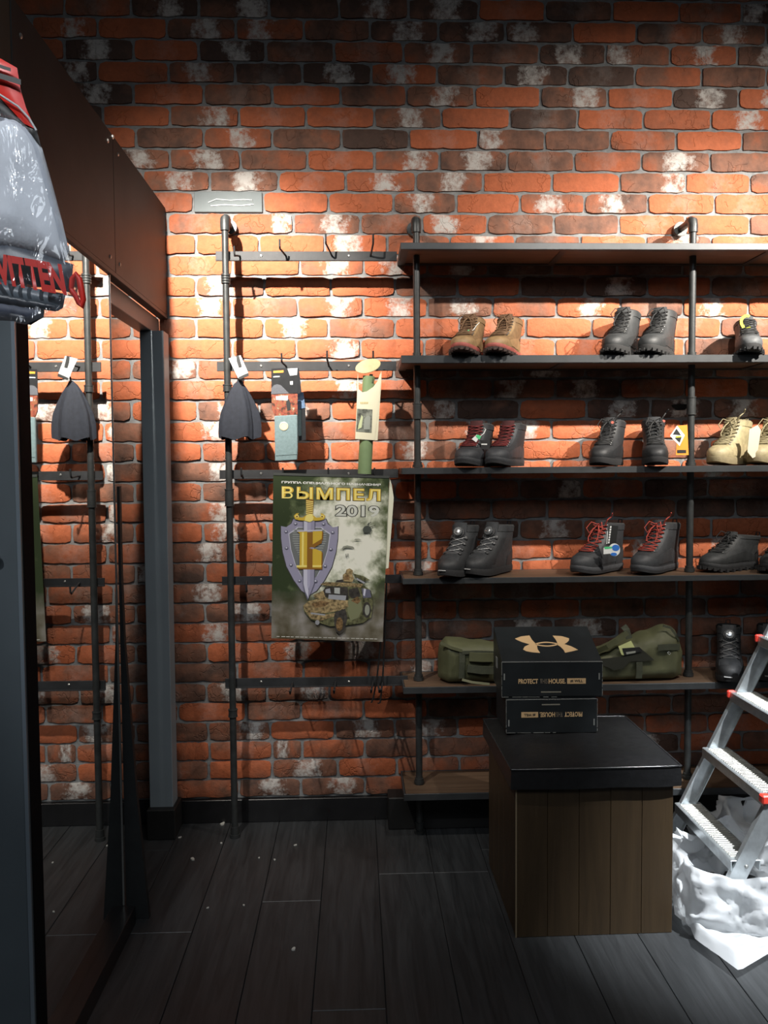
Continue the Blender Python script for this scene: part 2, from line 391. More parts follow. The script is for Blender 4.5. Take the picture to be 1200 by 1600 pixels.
# ---------------------------------------------------------------- floor of separate planks
fl = obj('floor', MB().box(-3, 3.2, -6, .08, -.08, -.006), flat('floor_gap', (.01, .01, .01), .8)); fl['kind'] = 'structure'
PW = .183; plank_m = {}
rp = random.Random(3)
for c in range(-9, 12):
    xa = .064+PW*c; off = (c*.47) % 1.2; y = .0; seg = -((c*.53+.445) % 1.22) if c not in (0, 1) else -.445
    ys = [0.0]; q = seg if seg < -.12 else seg-1.22
    while q > -3.0: ys.append(q); q -= 1.22
    ys.append(-3.05 if ys[-1] > -2.9 else ys[-1]-.4)
    for a, bq in zip(ys[:-1], ys[1:]):
        key = round(a-bq, 3)
        if key not in plank_m: plank_m[key] = MB().box(-PW/2+.0009, PW/2-.0009, -key/2+.0009, key/2-.0009, -.012, 0, .0012).mesh('plank', M_FLOOR)
        o = bpy.data.objects.new('plank', plank_m[key]); o.location = (xa+PW/2, (a+bq)/2, rp.uniform(-.0006, 0)); COL.objects.link(o); o.parent = fl
far = obj('plank', MB().box(-3, 3.2, -5.9, -3.5, -.012, -.001), M_FLOOR, fl); far['kind'] = 'stuff'
# room shell beyond the frame
M_DARKW = mat('dark_wall_paint', (.09, .09, .09), .8)
for nm, a in (('ceiling', (-3, 3.2, -6, .08, 4.2, 4.25)), ('wall_front', (-3, 3.2, -6.05, -6, 0, 4.2)), ('wall_left', (-3.05, -3, -6, .08, 0, 4.2)), ('wall_right', (3.2, 3.25, -6, .08, 0, 4.2))):
    o = obj(nm, MB().box(*a), M_DARKW); o['kind'] = 'structure'

# ---------------------------------------------------------------- clad bulkhead, steel frame, mirror
MX = -.695
Zt = P(259, 325, -.002).z; Zb = P(262, 493, -.002).z
BX = P(259, 400, -.01).x
M_CLAD = mat('rusted_steel_sheet', (.024, .023, .022), .55, 0, .35, 5, .08, 60, .3)
YN = PXX(18, 60, BX).y
bk = obj('bulkhead', MB().box(BX-.03, BX-.008, YN, -.002, Zb+.01, Zt-.004), M_BLACK); bk['kind'] = 'structure'
Ys = PXX(178, 300, BX).y
def panel(y0, y1):
    p = obj('panel', MB().box(BX-.008, BX, y0+.0015, y1-.0015, Zb, Zt, .0008), M_CLAD, bk); return p
pa_, pb_ = panel(Ys, -.002), panel(YN, Ys)
def bolt(par, x, px, py, r=.006):
    p = PXX(px, py, x); obj('bolt', MB().lathe([(0, .0), (r, .0), (r, .0012), (r*.7, .003), (0, .0036)][1:], n=10, M=Matrix.Translation(p) @ Matrix.Rotation(PI/2, 4, 'Y')), M_BOLT, par, SM)
for px, py, q in ((184, 241, pa_), (187, 413, pa_), (168, 220, pb_), (172, 401, pb_), (32, 56, pb_), (176, 214, pa_)): bolt(q, BX, px, py)
lip = obj('trim_1', MB().box(BX-.03, BX+.001, YN, -.002, Zb-.014, Zb-.001, .001), M_CLAD); lip['kind'] = 'structure'
fr = thing('steel_frame', 'grey-blue square steel frame post and header under the rusty bulkhead, on a black foot', 'frame', (BX-.05, -.1, 0))
py0, py1 = -.125, -.045
xa = P(222, 700, py0).x; xb = P(259, 700, py0).x
obj('post', MB().box(xa, xb, py0, py1, .05, Zb-.075, .002), M_GREY_LIT, fr, world=True)
obj('header_tube', MB().box(BX-.085, BX-.032, YN+.1, -.005, Zb-.075, Zb-.014, .002), M_GREY, fr, world=True)
f0 = P(229, 1302, -.16); f1 = P(273, 1302, -.16)
obj('post_foot', MB().box(f0.x, f1.x, -.155, -.03, 0, P(250, 1266, -.155).z, .003), mat('black_foot', (.012, .012, .012), .5), fr, world=True)
MY0 = PXX(44, 533, MX).y; MY1 = PXX(194, 1421, MX).y
mi = thing('wall_mirror', 'tall mirror under the bulkhead reflecting the brick wall and pipe', 'mirror', (MX, (MY0+MY1)/2, 0))
mg, nt, b = newmat('mirror_glass'); b.inputs['Metallic'].default_value = 1; b.inputs['Roughness'].default_value = .012; b.inputs['Base Color'].default_value = (.86, .87, .86, 1)
obj('mirror_glass', MB().box(MX-.005, MX, MY0, MY1, .055, Zb-.0145), mg, mi, world=True)
obj('backing', MB().box(MX-.02, MX-.0055, MY0, MY1, .055, Zb-.0145), M_BLACK, mi, world=True)
obj('base_rail', MB().box(MX-.03, MX+.034, MY0-.5, MY1-.005, 0, .054, .001), mat('gloss_black', (.012, .012, .013), .3), mi, world=True)
obj('edge_strip', MB().box(MX-.004, MX+.0025, MY1-.003, MY1, .055, Zb-.015), M_BOLT, mi, world=True, label='thin bright edge strip of the mirror')
# black fin at the far edge of the mirror
fy = PZ(215, 1436, 0).y
fn = MB(); pts = [(190, 1436), (233, 1436), (213, 1240), (202, 1100), (194, 1000), (189.5, 900), (186.5, 760), (180, 760), (185, 1066)]
pp = [P(a, b_, fy) for a, b_ in pts]; pp = [Vector((max(q.x, MX+.001), q.y, max(0, q.z))) for q in pp]
fn.prism([(q.x, q.z) for q in pp], lambda u, v, t: Vector((u, t, v)), fy, fy+.02)
tag(obj('tapered_fin', fn, mat('black_board', (.02, .022, .023), .6)), 'black tapered upright board standing at the far edge of the mirror', 'board')
# near column
NY = PXX(27, 600, MX-.002).y
gc = thing('grey_column', 'grey-blue upright panel beside the mirror, cut by the frame edge', 'panel', (-.9, NY, 0))
obj('front_face', MB().box(-1.5, MX, NY-.012, NY, 0, Zb+.0, .001), M_GREY, gc, world=True)
obj('edge_strip', MB().box(MX-.006, MX+.002, NY-.016, NY-.012, 0, Zb, .0005), flat('pale_edge', (.30, .36, .42), .35, .4), gc, world=True)
obj('side_board', MB().box(MX-.05, MX+.001, NY, MY0-.001, .0, Zb-.002), flat('black_side', (.006, .006, .007), .95), gc, world=True)
kx = P(0, 868, NY-.012)
obj('knob', MB().lathe([(.004, 0), (.004, .01), (.009, .014), (.009, .02), (.004, .023)], M=Matrix.Translation(kx+Vector((-.004, 0, 0))) @ Matrix.Rotation(PI/2, 4, 'X'), n=14), M_BOLT, gc, SM, world=True)
gu = obj('column_head', MB().box(-1.5, BX-.001, YN-.07, YN-.002, Zb+.002, 2.45, .002), mat('dark_olive_paint', (.035, .036, .026), .6, 0, .3, 12)); tag(gu, 'dark olive column end above the grey panel', 'column')

# ---------------------------------------------------------------- pipe shelving with hook rails
PY = -.14; SY = -.24
un = thing('pipe_shelving', 'dark grey pipe shelving bolted to the brick wall with six shelves and hook rails', 'shelving', (.6, PY, 0))
def pipe_x(px, py): return P(px, py, PY)
SH = [(381.5, 377.5, .0225), (557, 552, .0265), (731, 727, .0225), (904, 898, .02), (1073, 1066.5, .0235), (1240, 1231, .024)]
shz = [(P(640, a, SY).z+P(1190, b_, SY).z)/2 for a, b_, _ in SH]
SX0 = (P(622, 385, SY).x+P(634, 1075, SY).x)/2; SX1 = 2.3
def upright(xt, yt, xb_, yb, foot, coup, flanges):
    a = pipe_x(xt, yt+10); bt = P(xb_, yb, PY) if not foot else PZ(xb_, yb, 0)
    x = (a.x+bt.x)/2; zt = a.z; z0 = .0
    u = obj('upright_pipe', MB().tube([(x, PY, z0), (x, PY, zt-.005)], .0122, 16), M_PIPE, un, SM, True)
    e = [Vector((x, PY, zt-.03)), Vector((x, PY, zt-.005)), Vector((x, PY+.005, zt+.01)), Vector((x, PY+.018, zt+.016)), Vector((x, PY+.038, zt+.016))]
    obj('elbow', MB().tube(e, [.0165, .0168, .0172, .0168, .0165], 16), M_PIPE, u, SM, True)
    obj('wall_arm', MB().tube([(x, PY+.03, zt+.016), (x, -.022, zt+.016)], .0122, 14), M_PIPE, u, SM, True)
    obj('wall_flange', MB().tube([(x, -.026, zt+.016), (x, -.006, zt+.016)], .026, 18), M_PIPE, u, SM, True)
    for yc0, yc1, rr in coup:
        za, zc = P(xt, yc1, PY).z, P(xt, yc0, PY).z
        mb = MB()
        if rr < .0155:   # ribbed union
            mb.tube([(x, PY, za), (x, PY, zc)], .0145, 8)
            for q in range(4): zz = za+(zc-za)*(q+.5)/4; mb.tube([(x, PY, zz-.003), (x, PY, zz+.003)], .0168, 16)
        else:
            mb.tube([(x, PY, za), (x, PY, za+.004), (x, PY, za+.0041), (x, PY, zc-.0041), (x, PY, zc-.004), (x, PY, zc)], [.0172, .0172, .0158, .0158, .0172, .0172], 16)
        obj('coupling', mb, M_PIPE, u, SM, True)
    for zf in flanges:
        obj('collar_ring', MB().tube([(x, PY, zf+.001), (x, PY, zf+.012), (x, PY, zf+.0121), (x, PY, zf+.022)], [.0185, .0185, .0155, .0155], 16), M_PIPE, u, SM, True)
    obj('foot_flange', MB().tube([(x, PY, 0), (x, PY, .012), (x, PY, .0121), (x, PY, .04)], [.019, .019, .0155, .0155], 16), M_PIPE, u, SM, True)
    return x
tops = [z for z in shz]
lx = upright(352, 337, 367, 1306, True, [(428, 444, .015), (601, 612, .017), (764, 791, .017), (1108, 1120, .017)], [])
upright(647, 340, 658, 1180, False, [(630, 655, .017)], tops[1:])
upright(1081, 340, 1076, 1190, False, [(620, 648, .017)], tops[1:])
xr4 = 2.19
u4 = obj('upright_pipe', MB().tube([(xr4, PY, 0), (xr4, PY, 2.2)], .0122, 14), M_PIPE, un, SM, True)
for i, (a, b_, th) in enumerate(SH):
    z1 = shz[i]; z0 = z1-th
    m = MB().box(SX0, SX1, SY, SY+.006, z0, z1, .001)           # front angle
    m.box(SX0, SX1, -.012, -.006, z0, z1, .001).box(SX0, SX0+.006, SY+.006, -.012, z0, z1, .001)
    m.box(SX1-.006, SX1, SY+.006, -.012, z0, z1, .001)
    m.box(SX0+.006, SX1-.006, SY+.006, SY+.026, z0, z0+.003).box(SX0+.006, SX1-.006, -.032, -.012, z0, z0+.003)
    for xx in (SX0+.006, .72, 1.45, 2.0): m.box(xx, xx+.022, SY+.026, -.032, z0, z0+.003)
    sh = obj('shelf', m, M_FRAME, un, world=True)
    obj('wood_board', MB().box(SX0+.007, SX1-.007, SY+.007, -.013, z0+.0035, z1-.001, .0005), M_SHELFWOOD, sh, world=True, label='brown wooden board set in the steel shelf edge')
RAILS = [(393, 408, 337, 620), (565, 580, 339, 619), (734, 748, 343, 622), (900, 913, 347, 628), (1059, 1074, 352, 637)]
RY = -.122
hooks = {0: [(447, 403, 437, 374, 0), (519, 403, 509, 366, 0), (579, 401, 583, 366, 0), (375, 405, 366, 385, 0)],
         1: [(447, 572, 440, 552, 0), (514, 572, 511, 548, 0), (583, 572, 583, 548, 0), (372, 572, 370, 556, 0)],
         2: [(378, 740, 377, 731, 0), (443, 740, 442, 731, 0), (513, 740, 513, 731, 0), (585, 740, 585, 731, 0)],
         3: [(385, 906, 385, 912, 0), (452, 906, 450, 916, 0), (515, 906, 515, 916, 0)],
         4: [(457, 1066, 453, 1087, 1), (524, 1066, 522, 1100, 1), (583, 1066, 580, 1098, 1), (590, 1066, 593, 1100, 1), (598, 1066, 595, 1092, 1)]}
for i, (ya, yb, xa_, xb_) in enumerate(RAILS):
    xc = 430
    zt, zb_ = P(xc, ya, RY).z, P(xc, yb, RY).z
    X0, X1 = P(xa_, ya, RY).x, P(xb_, ya, RY).x
    m = MB().box(X0, X1, RY-.003, RY+.003, zb_, zt, .0006).box(X0, X1, RY-.007, RY-.003, zb_, zb_+.004, .0006)
    rl = obj('hook_rail', m, M_BLACK, un, world=True)
    for xq in (408, 545):
        q = P(xq, (ya+yb)/2-1, RY-.003); obj('rivet', MB().lathe([(.005, 0), (.005, .001), (.003, .0028)], n=10, M=Matrix.Translation(q) @ Matrix.Rotation(PI/2, 4, 'X')), M_BOLT, rl, SM, True)
    for (hx, hy, tx, ty, long) in hooks[i]:
        s = P(hx, hy, RY-.003); d = -.075 if not long else -.15
        e = P(tx, ty, RY+d)
        up = .03 if not long else .012
        knee = Vector((e.x, e.y, e.z-up)) if not long else Vector((e.x, e.y, s.z-.01))
        base = Vector((s.x, RY-.003, (zt+zb_)/2))
        knee.z = min(knee.z, base.z+.03) if not long else base.z-.004
        pts = [base, base.lerp(knee, .5), knee+Vector((0, .008, 0)), knee+Vector((0, 0, .006)), Vector((e.x, e.y-.004, max(knee.z+.012, min(e.z, knee.z+.035))))]
        if long: pts[-1] = Vector((e.x, e.y-.004, knee.z+.014))
        obj('hook', MB().tube(pts, .0033, 8), M_BLACK, rl, SM, True)
pln = obj('plinth', MB().box(P(607, 1290, -.11).x, 2.6, -.11, -.018, 0, .12, .003), flat('plinth_black', (.008, .008, .008), .6))
tag(pln, 'low black plinth running under the bottom shelf', 'plinth')

# ---------------------------------------------------------------- boots
def catmull(P4, t):
    a, b, c, d = P4; return .5*((2*b)+(c-a)*t+(2*a-5*b+4*c-d)*t*t+(3*b-a-3*c+d)*t*t*t)
PROF = {   # rows: front x, front z, back x, back z, half width at heel, half width at ball
 'high': [(.283, .022, .006, .022, .034, .047), (.291, .036, .002, .04, .036, .050), (.288, .056, .0, .058, .036, .050), (.268, .073, .0, .074, .035, .047),
          (.236, .085, .002, .088, .034, .043), (.205, .099, .003, .104, .035, .040), (.174, .121, .007, .122, .037, .040), (.153, .145, .009, .141, .039, .041),
          (.141, .167, .009, .160, .040, .042), (.136, .188, .006, .179, .041, .043)],
 'low':  [(.283, .022, .006, .022, .034, .047), (.291, .034, .002, .036, .036, .050), (.288, .050, .0, .048, .036, .050), (.270, .064, .0, .060, .035, .047),
          (.242, .075, .002, .072, .034, .043), (.214, .087, .003, .084, .034, .040), (.188, .102, .003, .096, .035, .037), (.168, .118, .001, .108, .037, .037),
          (.154, .132, -.003, .118, .038, .038), (.147, .143, -.006, .127, .039, .039)]}
def boot_surface(kind, hs):
    T = PROF[kind]
    def S(t, a):
        t = max(0, min(len(T)-1.001, t)) if t < len(T)-1 else t
        i = min(int(t), len(T)-2); f = t-i
        q = [T[max(i-1, 0)], T[i], T[i+1], T[min(i+2, len(T)-1)]]
        fx, fz, bx, bz, wh, wb = [catmull([r[k] for r in q], f) for k in range(6)]
        ca, sa = math.cos(a), math.sin(a)
        s = .5+.5*(abs(ca)**.86)*(1 if ca > 0 else -1)
        x = bx+(fx-bx)*s; z = bz+(fz-bz)*s
        waist = -.007*math.exp(-((s-.42)/.17)**2)*max(0, 1-t/5)
        k = s*s*(3-2*s); wd = wh+(wb-wh)*k+waist
        y = wd*(abs(sa)**.82)*(1 if sa > 0 else -1)
        zz = .022+(z-.022)*hs
        return Vector((x, y, zz))
    return S
def nrm(S, t, a):
    e = .02; u = S(t, a+e)-S(t, a-e); v = S(min(t+e, 9), a)-S(max(t-e, 0), a)
    n = u.cross(v); n = n.normalized() if n.length > 1e-12 else Vector((1, 0, 0))
    c = Vector((.12, 0, .05)); return n if n.dot(S(t, a)-c) > 0 else -n
def patch(S, t0, t1, a0, a1, off, nt=8, na=12, th=.0025):
    """a raised overlay that follows the boot"""
    out = []
    for lay in (off, off-th):
        out.append([[S(t0(a) + (t1(a)-t0(a))*i/nt, a)+nrm(S, t0(a)+(t1(a)-t0(a))*i/nt, a)*lay for i in range(nt+1)] for a in [a0+(a1-a0)*j/na for j in range(na+1)]])
    mb = MB(); top, bot = out; n1 = nt+1; vs = [v for c in top for v in c]+[v for c in bot for v in c]; o = (na+1)*n1; fs = []
    for j in range(na):
        for i in range(nt):
            a = j*n1+i; fs.append((a, a+1, a+n1+1, a+n1)); fs.append((o+a, o+a+n1, o+a+n1+1, o+a+1))
    rim = [j*n1 for j in range(na+1)]+[na*n1+i for i in range(1, n1)]+[j*n1+nt for j in range(na-1, -1, -1)]+[i for i in range(nt-1, 0, -1)]
    for k in range(len(rim)): a, b = rim[k], rim[(k+1) % len(rim)]; fs.append((a, o+a, o+b, b))
    return mb.add(vs, fs)
def leather(name, c, rough=.55, var=.2): return mat(name, c, min(.95, rough+.12), 0, var, 60, .25, 260)
def boot(label, shelf_z, px, py, heading, L=.27, hs=1.0, kind='high', upper=(.03, .032, .034), sole=(.02, .02, .021), lace=(.02, .02, .02), mid=None, cap=None, dial=False, lugs=True, group=None, mirror=1, tongue=None, lining=(.03, .03, .03), name='hiking_boot', rough=.55, loops=True, droop=None):
    k = L/.29
    px -= 14; toe = PZ(px, py, shelf_z) if shelf_z < 1.30 else P(px, py, -.2)
    heading += .9*math.degrees(math.atan((px-562)/FOC)); L *= 1.03; hs *= .98; heading -= 7 if kind == 'high' else 3; k = L/.29
    h = math.radians(heading); dv = Vector((-math.sin(h), -math.cos(h), 0))    # toe direction
    # py gives the toe contact only where the shelf top is visible; keep the boot on the board
    heel = Vector((toe.x, toe.y, 0))-dv*L
    ymin = SY+.012+.045*k*math.sin(abs(h))*.6
    ty = max(toe.y, ymin); ty = min(ty, -.03-L*math.cos(h)*0.96) if False else ty
    hy = ty+L*math.cos(h)
    if hy > -.022: ty -= hy+.022
    R = thing(name, label, 'boot' if kind == 'high' else 'shoe', (0, 0, 0), 0, group)
    ang = math.atan2(dv.y, dv.x)
    R.rotation_euler = (0, 0, ang)
    base = Vector((toe.x, ty, 0))-dv*(L*.97); R.location = (base.x, base.y, shelf_z+.0006)
    S0 = boot_surface(kind, hs)
    def S(t, a):
        v = S0(t, a); return Vector((v.x*k, v.y*k*1.04*mirror, v.z*k))
    mu = leather('boot_upper', upper, rough)
    def ob(nm, mb, m, par=R, sm=.9, lab=None): return obj(nm, mb, m, par, sm, False, lab)
    NA = 36; rings = [[S(t*9/30, 2*PI*j/NA) for j in range(NA)] for t in range(31)]
    top = rings[-1]; c = sum(top, Vector())/NA
    lip = [[p+Vector((0, 0, .0035*k)) if f == .93 else c+(p-c)*f+Vector((0, 0, dz*k)) for p in top] for f, dz in ((.985, .003), (.95, .0045), (.90, .002), (.86, -.006), (.84, -.035), (.8, -.075))]
    ob('upper', MB().loft(rings, True, False), mu)
    ob('lining', MB().loft([top]+lip, False, True), leather('boot_lining', lining, .9))
    # sole
    def fo(a, s, z, lift=1):
        v = S0(.6, a); cx = .145
        x = cx+(v.x-cx)*(1+.035*s); y = v.y*(1+.09*s)
        toe_up = .011*max(0, (x-.21)/.08)**2*lift
        return Vector((x*k, y*k*mirror*1.04, max(0, (z+toe_up))*k))
    ms = leather('boot_sole', sole, .7, .12)
    so = MB().loft([[fo(2*PI*j/NA, s, z) for j in range(NA)] for s, z in ((.2, .0035), (.9, .0045), (1.1, .012), (1.0, .024), (.5, .029))], True, True)
    if lugs:
        for j in range(26):
            a = 2*PI*(j+.5)/26; p = fo(a, 1.25, .0); q = fo(a+.05, 1.25, 0); d = (q-p).normalized(); nn = Vector((d.y, -d.x, 0))*1
            ctr = (p+fo(a, .2, 0))*.5; M = Matrix.Translation(Vector((ctr.x, ctr.y, 0)))@Matrix.Rotation(math.atan2(d.y, d.x), 4, 'Z')
            z0 = p.z; so.box(-.0055*k, .0055*k, -.008*k, .008*k, z0, z0+.0115*k, 0, M)
    sl = ob('sole', so, ms)
    if mid: ob('midsole', MB().loft([[fo(2*PI*j/NA, s, z) for j in range(NA)] for s, z in ((1.12, .0135), (1.35, .016), (1.3, .023), (.9, .0275))], False, False), leather('midsole', mid, .6), sl)
    tc = leather('toe_cap', cap or tuple(x*.8 for x in upper), rough*.85)
    ob('toe_cap', patch(S, lambda a: .15, lambda a: 2.9-1.1*(a/1.15)**2, -1.15, 1.15, .0022*k), tc)
    ob('heel_counter', patch(S, lambda a: .15, lambda a: 4.2-1.8*((a-PI)/1.2)**2, PI-1.2, PI+1.2, .0018*k), tc)
    ob('collar_band', patch(S, lambda a: 7.9, lambda a: 8.95, .55, 2*PI-.55, .002*k, 3, 30), mu)
    # tongue rising over the collar
    tg = MB(); r1 = []; r2 = []
    for i in range(12):
        t = 4.0+i*.5; ext = max(0, t-9)
        row = []; row2 = []
        for j in range(7):
            a = (j/6-.5)*.95; p = S(min(t, 8.99), a)+nrm(S, min(t, 8.99), a)*(.0012*k)
            p += Vector((-.004, 0, .022))*ext*k*1.1; row.append(p); row2.append(p+Vector((-.006*k, 0, -.002*k)))
        r1.append(row+row2[::-1])
    tg.loft(r1, True, True)
    tm = leather('boot_tongue', tongue or tuple(min(1, x*1.3+.004) for x in upper), .8); to = ob('tongue', tg, tm)
    ob('pull_tab', MB().tube([S(8.9, PI)+Vector((-.002, -.008, 0))*k, S(8.9, PI)+Vector((-.006, -.007, .018))*k, S(8.9, PI)+Vector((-.006, .007, .018))*k, S(8.9, PI)+Vector((-.002, .008, 0))*k], .0022*k, 6), mu)
    if not dial:
        for sg in (1, -1):
            ob('eyestay', patch(S, lambda a: 3.7, lambda a: 8.6, sg*.47, sg*.86, .0016*k, 12, 5), tc)
            ob('side_overlay', patch(S, lambda a: 1.0, lambda a: 4.3-2.2*abs(a-sg*1.65)/.7, sg*1.0, sg*2.3, .0012*k, 6, 10), tc)
    ml = flat('laces', lace, .8)
    def sp(t, a, o=.004): return S(t, a)+nrm(S, t, a)*o*k
    ts = [3.9, 4.5, 5.1, 5.8, 6.5, 7.2, 7.9, 8.6]
    if kind == 'low': ts = [4.0, 4.8, 5.6, 6.4, 7.2, 8.0, 8.7]
    if not dial:
        aw = [.62, .60, .58, .57, .56, .55, .54, .53]
        ey = MB(); lc = MB()
        for i, t in enumerate(ts):
            for sg in (-1, 1):
                p = sp(t, sg*aw[i], .003); n = nrm(S, t, sg*aw[i])
                ey.lathe([(.0038*k, -.001*k), (.0042*k, .001*k), (.0026*k, .0026*k)], n=8, M=Matrix.Translation(p) @ n.to_track_quat('Z', 'Y').to_matrix().to_4x4())
        for i in range(len(ts)-1):
            for sg in (-1, 1):
                pts = [sp(ts[i]+(ts[i+1]-ts[i])*f, sg*aw[i]*(1-2*f), .0055+.003*math.sin(PI*f)+(.0015 if sg > 0 else 0)) for f in (0, .25, .5, .75, 1)]
                lc.tube(pts, .0020*k, 6)
        lc.tube([sp(ts[0], a, .0055) for a in (-.6, -.3, 0, .3, .6)], .002*k, 6)
        ob('eyelets', ey, flat('eyelet_metal', (.12, .12, .12), .35, .6))['kind'] = 'stuff'; lo = ob('laces', lc, ml)
        if loops:
            ct = sp(ts[-1], 0, .010); bw = MB()
            for sg in (-1, 1):
                bw.tube([ct, ct+Vector((.012, sg*.022, .010))*k, ct+Vector((.026, sg*.034, -.012))*k, ct+Vector((.024, sg*.024, -.030))*k, ct+Vector((.012, sg*.010, -.012))*k, ct], .0019*k, 6)
                bw.tube([ct, ct+Vector((.016, sg*.012, -.016))*k, ct+Vector((.034, sg*.020, -.045))*k, ct+Vector((.040, sg*.016, -.060))*k], .0019*k, 6)
            bw.lathe([(.001, -.005), (.005, -.003), (.005, .003), (.001, .005)], ct, 8)
            ob('bow', bw, ml, lo)
        if droop:   # lace end pulled up beside the collar
            a = sp(8.6, .4, .006); ob('lace_end', MB().tube([a, a+Vector((.005, .012, .02))*k, a+Vector((-.01, .02, .032))*k, a+Vector((.0, .03, .045))*k], .0022*k, 6), ml, lo)
    else:
        # wire lacing with a dial on the tongue
        wl = MB(); gd = MB()
        wt = [4.2, 5.1, 6.0, 6.9]
        for i in range(3):
            for sg in (-1, 1):
                wl.tube([sp(wt[i]+(wt[i+1]-wt[i])*f, sg*.55*(1-2*f), .005+.003*math.sin(PI*f)) for f in (0, .25, .5, .75, 1)], .0011*k, 5)
        for t in wt:
            for sg in (-1, 1):
                p = sp(t, sg*.58, .003); gd.box(-.006*k, .006*k, -.008*k, .008*k, 0, .003*k, .0008*k, Matrix.Translation(p) @ nrm(S, t, sg*.58).to_track_quat('Z', 'Y').to_matrix().to_4x4())
        wl.tube([sp(4.2, a, .005) for a in (-.55, -.25, 0, .25, .55)], .0011*k, 5)
        ob('wire_lacing', wl, flat('steel_wire', (.3, .3, .3), .4, .5)); ob('lace_guides', gd, flat('guide', (.05, .05, .052), .4))['kind'] = 'stuff'
        n = nrm(S, 7.7, 0); p = sp(7.7, 0, .004); M = Matrix.Translation(p) @ n.to_track_quat('Z', 'Y').to_matrix().to_4x4() @ Matrix.Scale(k, 4)
        dk = MB().lathe([(.022, -.002), (.021, .003), (.017, .004)], n=24, M=M)
        dp = ob('dial_base', dk, flat('dial_base', (.03, .03, .032), .5))
        kn = MB().lathe([(.0155, .003), (.0165, .005), (.0165, .012), (.0145, .0145)], n=24, M=M)
        for j in range(16): kn.box(.0160, .0178, -.0012, .0012, .005, .012, 0, M @ Matrix.Rotation(2*PI*j/16, 4, 'Z'))
        ob('dial', kn, flat('dial', (.10, .105, .11), .35), dp)
        ob('dial_face', MB().lathe([(.0095, .014), (.009, .0165), (.006, .0172)], n=20, M=M), flat('dial_face', (.6, .62, .64), .22, .9), dp, lab='bright silver centre of the dial')
        ob('side_panel', patch(S, lambda a: 1.5, lambda a: 6.8, .75, 1.35, .002*k), tc); ob('side_panel', patch(S, lambda a: 1.5, lambda a: 6.8, -1.35, -.75, .002*k), tc)
        ob('toe_mark', MB().box(.284*k, .2975*k, -.022*k, .006*k, .030*k, .0335*k, .0008*k), flat('pale_mark', (.4, .4, .4), .4), lab='pale strip across the toe bumper')
    R['k'] = k
    return R, S, k
def world_of(R, v): return Matrix.Translation(R.location) @ Matrix.Rotation(R.rotation_euler.z, 4, 'Z') @ v
Z2, Z3, Z4, Z5 = shz[1], shz[2], shz[3], shz[4]
TAN = dict(upper=(.20, .12, .055), sole=(.05, .03, .025), mid=(.30, .075, .06), cap=(.27, .17, .08), lace=(.16, .09, .045), tongue=(.12, .065, .035), lining=(.09, .05, .03), hs=.80, L=.27)
b1 = boot('tan suede hiking boot with white tag string, farther left on the second shelf', Z2, 728, 553, 22, **TAN)
b2 = boot('tan suede hiking boot, right one of the tan pair on the second shelf', Z2, 780, 553, 26, **TAN)
BLK = dict(upper=(.035, .037, .038), sole=(.02, .02, .02), hs=.97, L=.27, rough=.5)
b3 = boot('black lugged hiking boot, left one of the pair on the second shelf', Z2, 961, 553, 27, **BLK)
b4 = boot('black lugged hiking boot beside the right upright on the second shelf', Z2, 1018, 553, 27, **BLK)
b5 = boot('grey trail shoe with yellow curved mark on its tongue, second shelf far right', Z2, 1172, 552, 0, upper=(.05, .052, .055), cap=(.10, .105, .11), hs=1.05, kind='low', name='trail_shoe', L=.26, loops=False)
BUR = dict(upper=(.022, .023, .026), sole=(.018, .018, .02), lace=(.13, .012, .012), hs=.86, L=.27, cap=(.035, .037, .042), mid=(.03, .032, .036), lugs=False, tongue=(.05, .012, .012), loops=False)
b6 = boot('black boot with dark red laces and green-white tag, left on the third shelf', Z3, 733, 730, 28, **BUR)
b7 = boot('black boot with dark red laces and no tag, left pair of the third shelf', Z3, 780, 730, 30, **BUR)
WRK = dict(upper=(.022, .023, .025), sole=(.014, .014, .015), hs=.97, L=.26, rough=.5, lugs=False, droop=True)
b8 = boot('black work boot with small round red patch, left of its pair on the third shelf', Z3, 942, 728, 26, **WRK)
b9 = boot('black work boot wearing an orange and a diamond hang tag, third shelf', Z3, 1027, 728, 6, **WRK)
KHK = dict(upper=(.34, .29, .16), sole=(.22, .18, .10), cap=(.36, .30, .17), lace=(.30, .26, .15), tongue=(.25, .21, .12), lining=(.2, .17, .1), hs=.92, L=.27, loops=True, lugs=False, droop=True)
b10 = boot('khaki desert boot with pale paper tag, right of the upright on the third shelf', Z3, 1128, 727, 34, **KHK)
b11 = boot('khaki desert boot cut by the frame edge on the third shelf', Z3, 1192, 727, 32, **KHK)
BOA = dict(upper=(.032, .034, .037), sole=(.018, .018, .019), dial=True, hs=.98, L=.275, cap=(.024, .025, .027), lugs=False)
b12 = boot('black dial-fastened boot, left of its pair on the fourth shelf', Z4, 703, 897, 30, **BOA)
b13 = boot('black dial-fastened boot overlapping its mate on the fourth shelf', Z4, 744, 898, 40, **BOA)
RED = dict(upper=(.030, .031, .034), sole=(.022, .022, .024), lace=(.33, .045, .03), hs=.97, L=.28, mid=(.06, .062, .068), cap=(.04, .042, .046), lugs=False, droop=True)
b14 = boot('black boot with bright red laces and round blue tag on the fourth shelf', Z4, 908, 896, 44, **RED)
b15 = boot('black boot with bright red laces and no tag on the fourth shelf', Z4, 1003, 896, 38, **RED)
LOW = dict(upper=(.035, .037, .038), sole=(.02, .02, .021), kind='low', hs=.92, L=.28, name='hiking_shoe', mid=(.03, .031, .033))
b16 = boot('low black hiking shoe right of the upright on the fourth shelf', Z4, 1112, 893, 46, **LOW)
b17 = boot('low black hiking shoe cut by the frame edge on the fourth shelf', Z4, 1212, 896, 26, **LOW)
